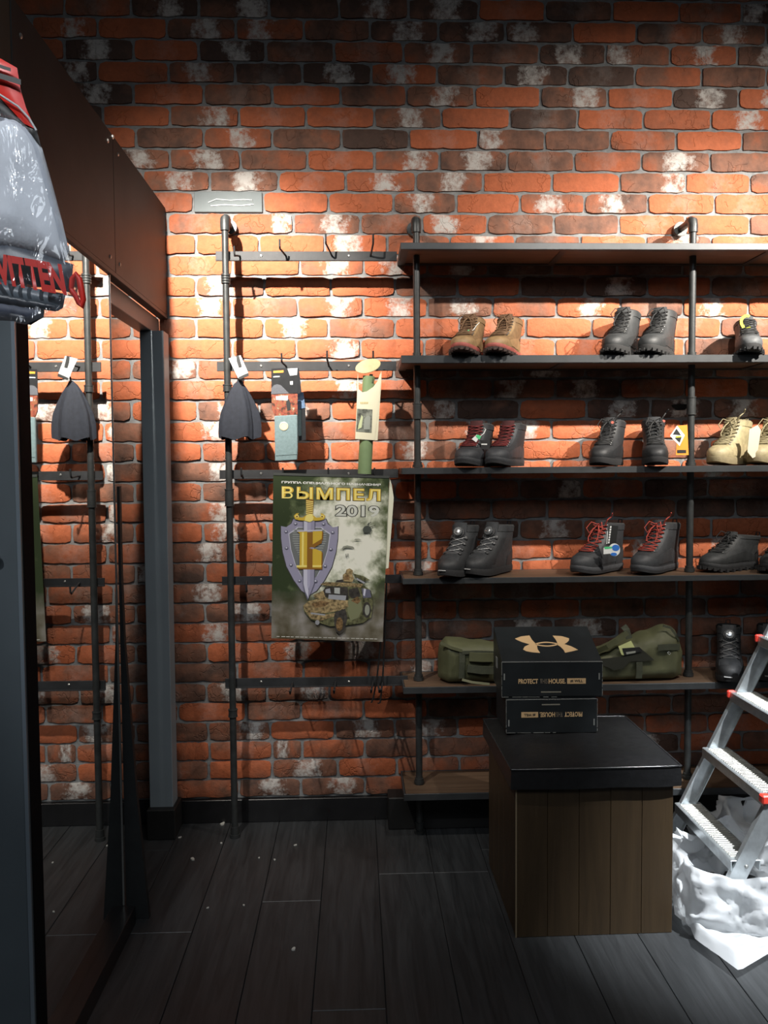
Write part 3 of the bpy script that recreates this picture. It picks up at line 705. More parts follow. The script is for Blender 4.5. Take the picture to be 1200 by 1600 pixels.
b18 = boot('black dial-fastened boot behind the ladder on the fifth shelf', Z5, 1146, 1066, 8, **BOA)
b19 = boot('black dial-fastened boot on the fifth shelf at the frame edge', Z5, 1212, 1066, 8, **BOA)
def tagcard(name, label, pts, Y, m, th=.0012, group=None, tilt=0):
    w_ = [P(a, b_, Y) for a, b_ in pts]; c = sum(w_, Vector())/len(w_)
    o = obj(name, MB().prism([(q.x-c.x, q.z-c.z) for q in w_], lambda u, v, t: Vector((u, t+v*tilt, v)), 0, th), m); o.location = c
    tag(o, label, 'tag', group); return o
def printed(par, Y, pts, m, name='print', d=-.0006, label=None):
    w_ = [P(a, b_, Y) for a, b_ in pts]
    return obj(name, MB().prism([(q.x, q.z) for q in w_], lambda u, v, t: Vector((u, t, v)), Y+d, Y), m, par, world=True, label=label)
def circ(cx, cy, rx, ry=None, n=20, a0=0, a1=2*PI):
    ry = ry or rx; return [(cx+rx*math.cos(a0+(a1-a0)*i/n), cy+ry*math.sin(a0+(a1-a0)*i/n)) for i in range(n if a1-a0 > 6.2 else n+1)]
M_WHITE = flat('white_card', (.75, .76, .74), .5); M_GRN = flat('green_print', (.08, .55, .22), .5); M_BLK = flat('black_print', (.015, .015, .015), .5)
M_ORG = flat('orange_card', (.85, .28, .03), .5); M_YEL = flat('yellow_print', (.75, .72, .03), .5); M_BLU = flat('blue_print', (.03, .16, .55), .5)
def string(name, label, pts, Y, r=.0012, m=M_WHITE, par=None):
    o = obj(name, MB().tube([P(a, b_, yy) for (a, b_), yy in zip(pts, Y)], r, 6), m, par, SM, world=bool(par))
    return o
# tags on the boots
g1 = tagcard('price_tag', 'narrow white and green price tag on the left tan boot', [(725, 525), (731, 517), (734, 520), (729, 527)], -.215, M_WHITE)
printed(g1, -.215, [(729, 518), (732, 515), (736, 519), (732, 523)], M_GRN)
string('tag_string', '', [(733, 519), (740, 515), (745, 508), (749, 504)], (-.215, -.2, -.19, -.17), par=g1)
g2 = tagcard('price_tag', 'white and bright green price tag on the red-laced boot of the third shelf', [(737, 686), (745, 679), (750, 682), (744, 691)], -.225, M_WHITE)
printed(g2, -.225, [(743, 681), (747, 679), (752, 682), (749, 687), (745, 684)], M_GRN)
string('tag_string', '', [(750, 682), (756, 677), (759, 671), (757, 669)], (-.225, -.21, -.19, -.18), par=g2)
g3 = tagcard('hang_tag', 'black hang tag with a white bar on the third-shelf red-laced boot', [(750, 688), (766, 688), (765, 702), (752, 702)], -.215, M_BLK)
printed(g3, -.215, [(752, 693.2), (761, 693.2), (761, 695), (752, 695)], M_WHITE)
g4 = tagcard('hang_tag', 'tall orange hang tag between work boot and upright on the third shelf', [(1059, 665), (1074, 664), (1076, 711), (1056, 711)], -.165, M_ORG)
printed(g4, -.165, [(1058, 703), (1072, 703), (1072, 708), (1058, 708)], M_BLK)
g5 = tagcard('hang_tag', 'white diamond hang tag with black picture on the work boot', [(1047, 681), (1058, 665), (1070, 680), (1062, 697)], -.19, M_WHITE)
printed(g5, -.19, [(1051, 679), (1057, 669.5), (1064, 680)], M_BLK); printed(g5, -.19, [(1054, 684), (1065, 683), (1062, 692)], M_BLK); printed(g5, -.19, [(1055, 681.5), (1064, 681), (1065, 683), (1057, 684)], M_YEL)
for nm, (cx_, cy_) in (('b8', (957, 659)), ('b9', (1037, 657))): pass
g6 = tagcard('paper_tag', 'pale paper tag hanging between the khaki desert boots', [(1171, 671), (1184, 664), (1189, 672), (1183, 712), (1176, 716), (1168, 706)], -.22, flat('cream_card', (.62, .56, .42), .6))
g7 = tagcard('hang_tag', 'round blue and white tag on the red-laced boot of the fourth shelf', circ(960, 859, 9, 10), -.235, M_WHITE)
printed(g7, -.235, circ(962, 856, 6, 5), M_BLU); printed(g7, -.235, circ(959, 866, 5, 2.6), M_BLU)
g8 = tagcard('price_tag', 'small white and green price tag next to the round blue tag', [(943, 856), (951, 854), (957, 857), (954, 865), (943, 866)], -.238, M_WHITE)
printed(g8, -.238, [(944, 854.5), (956, 854), (956, 857), (945, 858)], M_GRN)
g9 = tagcard('hang_tag', 'tall black hang tag with white lettering on a red-laced boot', [(952, 820), (966, 822), (962, 853), (947, 852)], -.225, M_BLK)
for i in range(7): printed(g9, -.225, [(953.2-i*.5, 822+i*4.0), (955.6-i*.5, 822+i*4.0), (955.2-i*.5, 825+i*4), (952.8-i*.5, 825+i*4)], M_WHITE, 'letter')
printed(g9, -.225, [(949, 830), (950, 830), (948.5, 850), (947.5, 850)], M_WHITE)
# printed patches that belong to boots
def on_boot(bt, pts, Y, m, name, label=None, th=.0016):
    R, S_, k = bt; w_ = [P(a, b_, Y) for a, b_ in pts]
    inv = (Matrix.Translation(R.location) @ Matrix.Rotation(R.rotation_euler.z, 4, 'Z')).inverted()
    mb = MB().prism([(q.x, q.z) for q in w_], lambda u, v, t: Vector((u, t, v)), Y, Y+th); mb.v = [inv @ v for v in mb.v]
    return obj(name, mb, m, R, label=label)
on_boot(b5, circ(1167, 503, 11, 12, 14, .9, 5.2)+circ(1167, 503, 6.5, 7.5, 14, .9, 5.2)[::-1], -.19, flat('lime_print', (.72, .75, .02), .5), 'curved_mark', 'bright yellow curved mark on the tongue')
for bt, cx_, cy_ in ((b8, 957, 660), (b9, 1037, 658)):
    on_boot(bt, circ(cx_, cy_, 2.5, 2.1), -.175, flat('red_patch', (.42, .09, .06), .6), 'round_patch', 'small round red patch on the tongue')

# ---------------------------------------------------------------- items hanging on the hook rails
HY = RY-.055
# folded dark cap-like garment on a hook, with its silver header card
cb = P(373, 640, HY)
gm = thing('hanging_beanie', 'dark navy cloth beanie hanging by a white card beside the left upright', 'beanie', (cb.x, HY, cb.z))
M_NAVY = mat('navy_cloth', (.013, .016, .025), .85, 0, .2, 80, .3, 400)
outl = [(373, 594, .006), (373, 600, .017), (373, 612, .033), (373, 628, .048), (373, 645, .060), (373, 662, .066), (373, 677, .067), (373, 685, .066)]
rings = []
for i, (cx_, cy_, rw) in enumerate(outl):
    c = P(cx_+(0 if i else 2), cy_, HY); n = 48; rr = []
    for j in range(n):
        a = 2*PI*j/n; fold = 1+.16*math.sin(5*a+1)*min(1, i/4)+.07*math.sin(11*a+2)*min(1, i/4)
        dz = (.006*math.sin(5*a+1) if i >= 6 else 0)
        rr.append(Vector((c.x+rw*math.cos(a)*fold, c.y+rw*.42*math.sin(a)*fold, c.z+dz)))
    rings.append(rr)
last = rings[-1]; cc = sum(last, Vector())/48
rings.append([cc+(v-cc)*.86+Vector((0, 0, .002)) for v in last]); rings.append([cc+(v-cc)*.6+Vector((0, 0, .05)) for v in last])
obj('cloth', MB().loft(rings, True, True), M_NAVY, gm, 1.2, True)
def card(par, name, pts, Y, th, m, tilt=0, label=None):
    w_ = [P(a, b_, Y) for a, b_ in pts]; zc = sum(q.z for q in w_)/len(w_)
    return obj(name, MB().prism([(q.x, q.z) for q in w_], lambda u, v, t: Vector((u, t+(v-zc)*tilt, v)), Y, Y+th), m, par, world=True, label=label)
M_SILV = mat('silver_card', (.55, .57, .58), .35, .4, .3, 60)
card(gm, 'header_card', [(357, 560), (376, 555), (388, 583), (372, 591)], HY-.03, .0015, M_SILV, label='silver-white header card')
card(gm, 'card_edge', [(372, 589.5), (388, 582.5), (389, 587), (374, 593)], HY-.031, .002, M_BLK)
obj('card_loop', MB().tube([P(374, 588, HY-.01), P(374, 596, HY-.005)], .003, 6), M_BLK, gm, SM, True)
card(gm, 'hook_slot', [(369, 556), (373, 555), (376, 566), (378, 573), (373, 574), (370, 565)], HY-.0315, .001, M_BLK)
# two packs of socks
M_BCARD = mat('black_card', (.02, .021, .023), .3, 0, .2, 40)
M_GSOCK = mat('grey_green_knit', (.17, .24, .25), .9, 0, .12, 120, .4, 500)
def sock_pack(label, front, Y, back=False):
    d = 17 if back else 0; R = P(450+d, 640, Y)
    t = thing('sock_pack', label, 'socks', (R.x, Y, R.z), 0, None)
    X = lambda pts: [(a+d, b_+(3 if back else 0)) for a, b_ in pts]
    if not back:
        card(t, 'header_card', [(424, 576), (465, 574), (465.5, 614), (424, 617)], Y, .002, M_BCARD)
        card(t, 'card_back', [(463, 574), (467, 575), (471, 612), (466, 616)], Y+.0005, .004, M_BCARD)
        printed(t, Y, [(427, 579.5), (443, 578.5), (443, 582), (427, 583)], M_ORG, 'orange_lettering'); printed(t, Y, [(427, 588), (437, 587.5), (437, 589), (427, 589.5)], M_WHITE, 'white_lettering')
        printed(t, Y, [(449, 576), (465, 575), (464, 586), (453, 587)], M_SILV, 'foil_corner'); printed(t, Y, [(453, 596), (457.5, 595.5), (457.5, 601), (453.5, 601)], M_WHITE, 'small_square')
        obj('sock_toe', MB().prism([(q.x, q.z) for q in [P(a, b_, Y) for a, b_ in [(424, 616), (424, 607), (428, 602), (433, 600.5), (439, 602), (446, 609), (452, 615)]]], lambda u, v, tt: Vector((u, tt, v)), Y-.004, Y-.0004), mat('grey_knit', (.10, .105, .12), .9, 0, .1, 200, .3, 500), t, world=True)
        pic, nt, b = newmat('red_brown_print'); tcn = N(nt, 'ShaderNodeTexCoord'); nz = N(nt, 'ShaderNodeTexNoise'); nz.inputs['Scale'].default_value = 70; nt.links.new(tcn.outputs['Object'], nz.inputs[0])
        nt.links.new(ramp(nt, [(.35, (.05, .03, .02)), (.5, (.28, .07, .045)), (.62, (.22, .11, .05)), (.75, (.5, .42, .36))], nz.outputs[0]), b.inputs['Base Color']); b.inputs['Roughness'].default_value = .35
        card(t, 'picture_band', [(424, 616.5), (465, 615), (465, 649.5), (430, 651), (425, 640)], Y-.006, .008, pic, label='band with a red-brown picture')
        printed(t, Y-.006, [(431, 619), (450, 618), (450, 626), (431, 625)], M_SILV, 'foil_strip'); printed(t, Y-.006, [(447, 628), (451, 623), (454, 630), (454, 641), (449, 642)], M_BLK, 'dark_figure')
        sk = MB(); pts = [(429, 650), (465, 648), (465.5, 700), (464.5, 719), (430, 721), (429.5, 690)]
        w_ = [P(a, b_, Y) for a, b_ in pts]; sk.prism([(q.x, q.z) for q in w_], lambda u, v, tt: Vector((u, tt, v)), Y-.009, Y+.006)
        so_ = obj('sock', sk, M_GSOCK, t, world=True); bv = so_.modifiers.new('b', 'BEVEL'); bv.width = .004; bv.segments = 3
        q = P(443.5, 666, Y-.009); obj('button', MB().lathe([(.0155, 0), (.0155, .0015), (.012, .0025), (.0115, .0015)], n=24, M=Matrix.Translation(q) @ Matrix.Rotation(PI/2, 4, 'X')), flat('pale_gold', (.62, .55, .38), .45), so_, SM, True)
        obj('hem_line', MB().tube([P(431, 712, Y-.0095), P(464, 710, Y-.0095)], .0008, 5), flat('dark_seam', (.08, .11, .11), .9), so_, SM, True)
    else:
        card(t, 'header_card', [(450, 578), (466, 576), (472, 640), (463, 642)], Y, .002, M_BCARD)
        card(t, 'blue_band', [(463, 612), (474, 613), (477, 637), (464, 640)], Y-.003, .004, mat('blue_grey_print', (.10, .16, .26), .35, 0, .4, 60))
        card(t, 'card_side', [(466, 640), (477, 637), (478, 687), (467, 689)], Y-.001, .006, M_BCARD)
        obj('sock', MB().prism([(q.x, q.z) for q in [P(a, b_, Y) for a, b_ in [(440, 640), (471, 640), (471, 681), (440, 683)]]], lambda u, v, tt: Vector((u, tt, v)), Y-.002, Y+.012), M_GSOCK, t, world=True)
    return t
sock_pack('grey-green sock in a black card pack with orange lettering and pale button', True, HY-.012)
sock_pack('second sock pack hanging behind the grey-green one, mostly hidden', False, HY+.016, True)
# rolled green tube in a cream sleeve
TY = HY-.03
tb = thing('rolled_mat', 'long green roll in a cream card sleeve hanging above the calendar', 'mat', (P(572, 650, TY).x, TY, P(572, 650, TY).z))
M_GR = mat('sage_plastic', (.19, .27, .13), .5, 0, .08, 20)
top_, bot_ = P(577, 600, TY+.018), P(569.5, 740.5, TY+.018)
obj('roll', MB().tube([bot_, top_], [.024, .024], 24), M_GR, tb, SM, True)
sl_m = flat('cream_sleeve', (.72, .68, .50), .55)
sl = obj('sleeve', MB().prism([(P(a, b_, TY).x, P(a, b_, TY).z) for a, b_ in [(559, 583), (560.5, 609), (566, 613), (573, 612), (583, 605), (589, 597), (596, 580), (591, 640), (585, 688), (555, 686), (557, 640)]], lambda u, v, t: Vector((u, t, v)), TY-.009, TY-.0072), sl_m, tb, world=True, label='cream printed card sleeve')
card(tb, 'sleeve_side', [(593, 585), (596.5, 584), (590, 688), (585, 688)], TY-.0075, .045, sl_m)
obj('roll_top', MB().tube([P(574, 613, TY+.014), P(576.5, 588, TY+.014)], [.0195, .0215], 20), M_GR, tb, SM, True)
pt = mat('grey_photo_print', (.16, .17, .14), .4, 0, .9, 55)
sp_ = card(tb, 'photo_window', [(558, 638.5), (582, 640), (580.5, 676), (556.5, 674)], TY-.0102, .001, pt, label='printed picture of a grey container')
printed(tb, TY-.0102, [(572, 651), (576, 649), (579, 652), (578, 671), (568, 671), (569, 655)], flat('grey_can', (.30, .32, .28), .4), 'printed_can'); printed(tb, TY-.0102, [(560, 664), (563, 655), (565, 648), (567, 652), (565, 668), (559, 671)], flat('pale_lime', (.55, .6, .35), .5), 'printed_leaf')
for i in range(5): printed(tb, TY-.0095, [(563+i*2.6, 628), (564.6+i*2.6, 628), (564.6+i*2.6, 631), (563+i*2.6, 631)], flat('pale_gold_letter', (.55, .45, .2), .5), 'letter')
lidc = P(575, 572, TY); lm = Matrix.Translation(lidc) @ Matrix.Rotation(math.radians(-16), 4, 'Y') @ Matrix.Rotation(math.radians(62), 4, 'X')
obj('flap', MB().lathe([(.0445, -.001), (.0455, 0), (.0445, .0015), (.036, .002)], n=30, M=lm @ Matrix.Scale(.62, 4, Vector((0, 1, 0)))), mat('olive_cream', (.42, .38, .20), .6, 0, .2, 30), tb, SM, True, label='round olive-cream end flap folded up')
obj('hang_strap', MB().box(-.006, .006, -.001, .001, -.02, .012, 0, Matrix.Translation(P(580, 590, TY-.001))), M_BLK, tb, world=True)

# ---------------------------------------------------------------- wall calendar
CY = HY-.028
corn = [P(427, 740, CY), P(608, 745, CY), P(598, 1002, CY), P(424, 998, CY)]
cl = thing('wall_calendar', 'military wall calendar with gold title and dagger shield hanging from the rails', 'calendar', tuple(sum(corn, Vector())/4))
zt_ = [(88, 30), (1115, 50), (1085, 1520), (75, 1490)]     # the same corners on the print's own grid
def CP(u, v, dy=0):
    s_ = (u-(88-13*(v-30)/1460))/(1027-17*(v-30)/1460); t_ = (v-(30+20*s_))/1465
    a = corn[0].lerp(corn[1], s_); b2 = corn[3].lerp(corn[2], s_); p = a.lerp(b2, t_); p.y = CY-dy; return p
pm, nt, b = newmat('calendar_print'); tcn = N(nt, 'ShaderNodeTexCoord'); L_ = nt.links.new
nz = N(nt, 'ShaderNodeTexNoise'); nz.inputs['Scale'].default_value = 13; nz.inputs['Detail'].default_value = 9; nz.inputs['Roughness'].default_value = .62; L_(tcn.outputs['Object'], nz.inputs[0])
sx = N(nt, 'ShaderNodeSeparateXYZ'); L_(tcn.outputs['Object'], sx.inputs[0])
def mth(op, a, b_):
    n = N(nt, 'ShaderNodeMath', operation=op)
    for i, x in enumerate((a, b_)):
        if isinstance(x, (int, float)): n.inputs[i].default_value = x
        else: L_(x, n.inputs[i])
    return n.outputs[0]
# pale smoke in the middle right, dark green above and to the left, earth and grey smoke below
dx = mth('MULTIPLY', mth('SUBTRACT', sx.outputs['X'], .06), 4.6); dz_ = mth('MULTIPLY', mth('SUBTRACT', sx.outputs['Z'], .06), 3.6)
rr = mth('ADD', mth('MULTIPLY', dx, dx), mth('MULTIPLY', dz_, dz_))
f_ = mth('ADD', mth('SUBTRACT', 1.02, rr), mth('MULTIPLY', mth('SUBTRACT', nz.outputs[0], .5), 2.6))
c1 = ramp(nt, [(.05, (.035, .05, .022)), (.3, (.10, .125, .06)), (.5, (.26, .28, .20)), (.72, (.55, .57, .45)), (.95, (.80, .80, .70))], f_)
low = N(nt, 'ShaderNodeMapRange'); L_(mth('ADD', sx.outputs['Z'], mth('MULTIPLY', mth('SUBTRACT', nz.outputs[0], .5), .12)), low.inputs[0]); low.inputs[1].default_value = -.10; low.inputs[2].default_value = -.2
n2 = N(nt, 'ShaderNodeTexNoise'); n2.inputs['Scale'].default_value = 16; n2.inputs['Detail'].default_value = 7; L_(tcn.outputs['Object'], n2.inputs[0])
c2 = ramp(nt, [(.3, (.08, .065, .035)), (.5, (.17, .155, .12)), (.7, (.30, .28, .26))], n2.outputs[0])
mxn = N(nt, 'ShaderNodeMix', data_type='RGBA'); L_(low.outputs[0], mxn.inputs['Factor']); L_(c1, mxn.inputs['A']); L_(c2, mxn.inputs['B']); L_(mxn.outputs['Result'], b.inputs['Base Color'])
b.inputs['Roughness'].default_value = .35
def sheet(name, pts, y0, y1, m, par=cl, label=None):
    n = len(pts); vs = [CP(u, v, y0) for u, v in pts]+[CP(u, v, y1) for u, v in pts]
    mb = MB().add(vs, [tuple(range(n)), tuple(range(2*n-1, n-1, -1))]+[(k, k+n, (k+1) % n+n, (k+1) % n) for k in range(n)])
    return obj(name, mb, m, par, world=True, label=label)
page = sheet('front_page', zt_, 0, -.0015, pm)
sheet('rear_page', [(1120, 60), (1140, 120), (1160, 235), (1125, 860), (1090, 870)], -.004, -.006, flat('cream_page', (.70, .70, .55), .6), label='cream rear page showing at the right edge')
sheet('binding', [(92, 22), (1118, 42), (1117, 62), (90, 44)], .002, -.003, flat('binding_black', (.05, .055, .05), .5))
lay = [0.0003]
def ink(pts, m, name='print', label=None, lift=.0002):
    lay[0] += .00006; return sheet(name, pts, lay[0]+lift, lay[0]-.0001, m, page, label)
def F(n, c, r=.4, me=0): return flat(n, c, r, me)
SIL, SIL2, SIL3 = F('shield_silver', (.30, .29, .40)), F('shield_dark', (.12, .12, .17)), F('shield_light', (.55, .55, .66))
GLD, GLD2, GLD3 = F('gold_ink', (.62, .42, .05)), F('gold_light', (.85, .72, .22)), F('gold_dark', (.26, .12, .02))
KEY = F('outline_ink', (.05, .05, .045))
def ctext(s, u0, v0, wd, ht, m, name, bold=.02, dep=.0004, **kw):
    """baseline left corner at (u0, v0)"""
    o_ = CP(u0, v0, dep); ux = (CP(u0+100, v0+2, dep)-o_)/100; vz = (CP(u0, v0-100, dep)-o_)/100
    off = loc_of(page); M = Matrix(((ux.x, vz.x, 0, o_.x-off.x), (0, 0, -1, o_.y-off.y), (ux.z, vz.z, 0, o_.z-off.z), (0, 0, 0, 1)))
    return text(name, s, m, page, M, 1, width=wd, height=ht, bold=bold, **kw)
ctext('ГРУППА СПЕЦИАЛЬНОГО НАЗНАЧЕНИЯ', 162, 118, 880, 24, F('white_ink', (.85, .85, .82)), 'small_title', .03)
ctext('ВЫМПЕЛ', 158, 254, 890, 118, KEY, 'title_outline', .075, .0004, spacing=1.14)
ctext('ВЫМПЕЛ', 163, 249, 880, 108, GLD, 'title', .045, .0006, spacing=1.14)
ctext('ВЫМПЕЛ', 166, 246, 873, 100, GLD2, 'title_highlight', -.004, .0008, spacing=1.14)
ctext('2019', 636, 408, 405, 112, F('grey_ink', (.07, .07, .06)), 'year_outline', .07, .0004)
ctext('2019', 644, 400, 388, 98, F('pale_ink', (.62, .64, .58)), 'year', .02, .0006)
def mirrored(pts, c): return pts+[(2*c-u, v) for u, v in pts[::-1]]
SHD = [(412, 430), (330, 440), (268, 428), (250, 470), (205, 500), (158, 492), (160, 600), (175, 720), (210, 850), (275, 970), (345, 1065), (412, 1105)]
ink(mirrored([(u-(6 if u < 412 else 0), v-(5 if v < 500 else -7)) for u, v in SHD], 412), KEY, 'shield_outline')
ink(mirrored(SHD, 412), SIL, 'shield', 'silver shield with rivets')
IN_ = [(412, 505), (310, 505), (290, 525), (232, 562), (250, 700), (290, 830), (345, 935), (412, 1000)]
ink(mirrored([(u-8*(u < 412), v-6) for u, v in IN_], 412), SIL3, 'shield_bevel')
ink(mirrored(IN_, 412), F('brick_ink', (.16, .17, .17)), 'shield_field')
for i in range(22):
    v = 520+i*20; hw = 150 if v < 620 else max(12, 150-(v-620)*.42)
    ink([(412-hw, v), (412+hw, v), (412+hw, v+8), (412-hw, v+8)], F('brick_ink_light', (.32, .34, .33)), 'field_line')
for u, v in ((288, 470), (205, 540), (210, 685), (250, 835), (328, 975), (538, 470), (620, 543), (605, 693), (556, 842), (472, 978)):
    ink(circ(u, v, 15, 13, 12), SIL2, 'rivet'); ink(circ(u-2, v-2, 9, 8, 10), SIL3, 'rivet')
# dagger
ink([(355, 440), (462, 440), (462, 1000), (440, 1060), (400, 1148), (372, 1080), (356, 1000)], SIL2, 'blade_outline')
ink([(362, 440), (408, 440), (408, 1135), (378, 1070), (362, 1000)], SIL3, 'blade')
ink([(412, 440), (456, 440), (456, 1000), (430, 1070), (412, 1110)], SIL, 'blade')
ink([(392, 450), (424, 450), (420, 1010), (404, 1060), (396, 1010)], F('blade_groove', (.38, .37, .50)), 'blade_groove')
# gold letter
LT = [(300, 535), (525, 525), (522, 600), (455, 650), (400, 672), (455, 690), (522, 712), (520, 862), (300, 862), (325, 840), (325, 555)]
ink([(u+10, v+12) for u, v in LT], GLD3, 'letter_shadow')
ink([(300, 535), (392, 532), (392, 860), (300, 862), (326, 842), (326, 556)], GLD, 'gold_letter', 'gold emblem letter')
ink([(442, 532), (525, 527), (522, 602), (460, 640), (442, 652)], GLD, 'gold_letter'); ink([(442, 690), (470, 692), (522, 714), (520, 860), (442, 858)], GLD, 'gold_letter')
ink([(525, 602), (455, 650), (400, 668), (455, 680), (522, 640)], GLD3, 'letter_shadow')
ink([(345, 545), (362, 545), (362, 848), (345, 848)], GLD2, 'letter_highlight'); ink([(300, 838), (392, 838), (392, 852), (300, 855)], GLD2, 'letter_highlight'); ink([(300, 530), (525, 522), (524, 532), (302, 541)], SIL3, 'letter_highlight')
ink([(442, 838), (522, 838), (521, 850), (442, 852)], GLD2, 'letter_highlight')
# guard and twisted grip
ink([(378, 252), (447, 258), (440, 395), (385, 390)], GLD3, 'grip')
for i in range(8): v = 262+i*16; ink([(380, v), (444, v+10), (444, v+18), (380, v+8)], GLD2, 'grip_turn')
for sg in (-1, 1):
    g_ = [(412+sg*30, 392), (412+sg*60, 415), (412+sg*92, 412), (412+sg*104, 392), (412+sg*95, 376), (412+sg*118, 378), (412+sg*140, 400), (412+sg*128, 430), (412+sg*90, 440), (412+sg*45, 442), (412+sg*20, 438)]
    ink(g_, GLD, 'guard'); ink(circ(412+sg*112, 404, 17, 15, 14), GLD2, 'guard_scroll'); ink(circ(412+sg*112, 406, 9, 8, 12), GLD3, 'guard_scroll')
ink([(388, 388), (436, 388), (448, 415), (440, 442), (412, 455), (368, 442), (374, 412)], GLD2, 'guard_boss')
# helicopter and parachutes
DK = F('silhouette_ink', (.07, .08, .07)); MD = F('smoke_ink', (.28, .29, .24))
ink([(888, 515), (900, 492), (925, 482), (955, 492), (968, 520), (955, 545), (905, 548), (890, 535)], DK, 'helicopter'); ink([(893, 508), (885, 505), (1000, 478), (1000, 484)], DK, 'rotor'); ink([(930, 488), (936, 455), (944, 457), (940, 490)], DK, 'mast'); ink([(925, 470), (960, 448), (962, 453), (930, 476)], DK, 'rotor'); ink([(900, 545), (906, 545), (900, 562), (894, 560)], DK, 'wheel_leg'); ink([(945, 545), (951, 543), (956, 560), (950, 562)], DK, 'wheel_leg')
ink([(700, 690), (715, 668), (750, 658), (800, 668), (818, 684), (780, 680), (740, 678), (712, 692)], MD, 'parachute'); ink([(808, 612), (825, 600), (855, 600), (880, 610), (850, 608)], MD, 'parachute')
ink([(738, 735), (744, 732), (746, 765), (740, 768)], DK, 'parachutist'); ink([(756, 730), (762, 732), (760, 760), (754, 758)], DK, 'parachutist')
# armoured car
CA, CB, CC, CD = mat('camo_sand', (.27, .20, .10), .4, 0, .75, 110), mat('camo_olive', (.11, .11, .055), .4, 0, .8, 90), mat('camo_brown', (.18, .11, .05), .4, 0, .7, 120), mat('tyre_ink', (.045, .04, .035), .4, 0, .5, 90); GLS = F('windscreen_ink', (.32, .33, .36))
ink([(360, 1200), (400, 1160), (520, 1120), (560, 1020), (640, 1005), (760, 1000), (900, 1010), (970, 1060), (990, 1180), (975, 1300), (900, 1350), (760, 1370), (600, 1380), (430, 1320), (370, 1250)], CB, 'vehicle_body')
ink([(365, 1195), (405, 1158), (520, 1128), (650, 1135), (770, 1150), (700, 1235), (560, 1262), (430, 1250), (370, 1225)], CA, 'bonnet'); ink([(430, 1180), (520, 1150), (600, 1165), (560, 1200), (470, 1215)], CC, 'camouflage'); ink([(450, 1100), (540, 1060), (600, 1090), (560, 1130), (470, 1130)], CA, 'camouflage')
ink([(540, 1060), (570, 1020), (760, 1030), (770, 1140), (560, 1120)], CD, 'window_opening'); ink([(590, 1095), (748, 1105), (742, 1148), (585, 1135)], GLS, 'windscreen'); ink([(560, 1050), (600, 1040), (608, 1085), (560, 1080)], GLS, 'windscreen'); ink([(640, 1035), (690, 1035), (690, 1090), (640, 1085)], F('pale_pane', (.42, .44, .42)), 'windscreen')
ink([(510, 1005), (560, 985), (760, 990), (900, 1000), (880, 1030), (700, 1020), (560, 1015)], CA, 'roof_net'); ink([(770, 1050), (850, 1030), (880, 1110), (800, 1130), (770, 1100)], CD, 'side_window'); ink([(885, 1040), (960, 1050), (975, 1120), (900, 1125)], SIL2, 'side_window'); ink([(905, 1040), (925, 1045), (915, 1110), (900, 1100)], SIL3, 'side_highlight')
ink([(770, 1130), (880, 1140), (895, 1230), (860, 1300), (790, 1330), (760, 1250)], F('camo_green', (.19, .2, .11)), 'door'); ink([(790, 1150), (850, 1110), (880, 1150), (850, 1180)], CC, 'camouflage'); ink([(690, 1190), (760, 1160), (770, 1200), (720, 1230)], CA, 'camouflage')
ink([(640, 1255), (740, 1220), (762, 1300), (735, 1420), (690, 1455), (655, 1420), (640, 1330)], CD, 'wheel'); ink(circ(690, 1360, 32, 62), CC, 'wheel_hub'); ink(circ(935, 1230, 38, 70), CD, 'wheel'); ink(circ(938, 1232, 22, 48), MD, 'wheel_hub')
ink([(375, 1235), (560, 1275), (650, 1260), (640, 1290), (520, 1330), (430, 1310)], CA, 'bumper'); ink([(430, 1255), (560, 1272), (560, 1284), (430, 1270)], GLS, 'number_strip'); ink(circ(490, 1345, 20, 22), GLS, 'headlamp')
ink([(712, 975), (715, 920), (740, 900), (745, 872), (775, 862), (805, 880), (800, 915), (815, 950), (800, 985)], CA, 'gunner'); ink([(725, 965), (735, 925), (770, 915), (775, 965)], CC, 'gunner_shade'); ink([(800, 905), (900, 930), (960, 965), (900, 975), (820, 930)], CB, 'gun'); ink([(840, 945), (915, 985), (905, 998), (835, 960)], GLS, 'gun_highlight'); ink([(660, 968), (720, 960), (720, 985), (650, 985)], CD, 'roof_box')
for i in range(22):
    u = 125+i*42; ink([(u, 1468+i*.9), (u+(34 if i % 3 else 26), 1468.6+i*.9), (u+(34 if i % 3 else 26), 1474.6+i*.9), (u, 1474+i*.9)], F('fine_print', (.6, .6, .55)), 'fine_print')

# thin straps hanging from the fourth rail down past the calendar
stp = MB()
for pts in ([(598, 910), (597, 960), (594, 1010), (589, 1060), (583, 1092), (580, 1098)], [(604, 910), (601, 1000), (598, 1060), (594, 1098), (590, 1099)], ):
    stp.tube([P(a, b_, RY-.03) for a, b_ in pts], .0032, 6)
tag(obj('cord_loop', stp, M_BLK, None, SM), 'thin black cord hanging behind the calendar down to the lowest hook rail', 'cord')

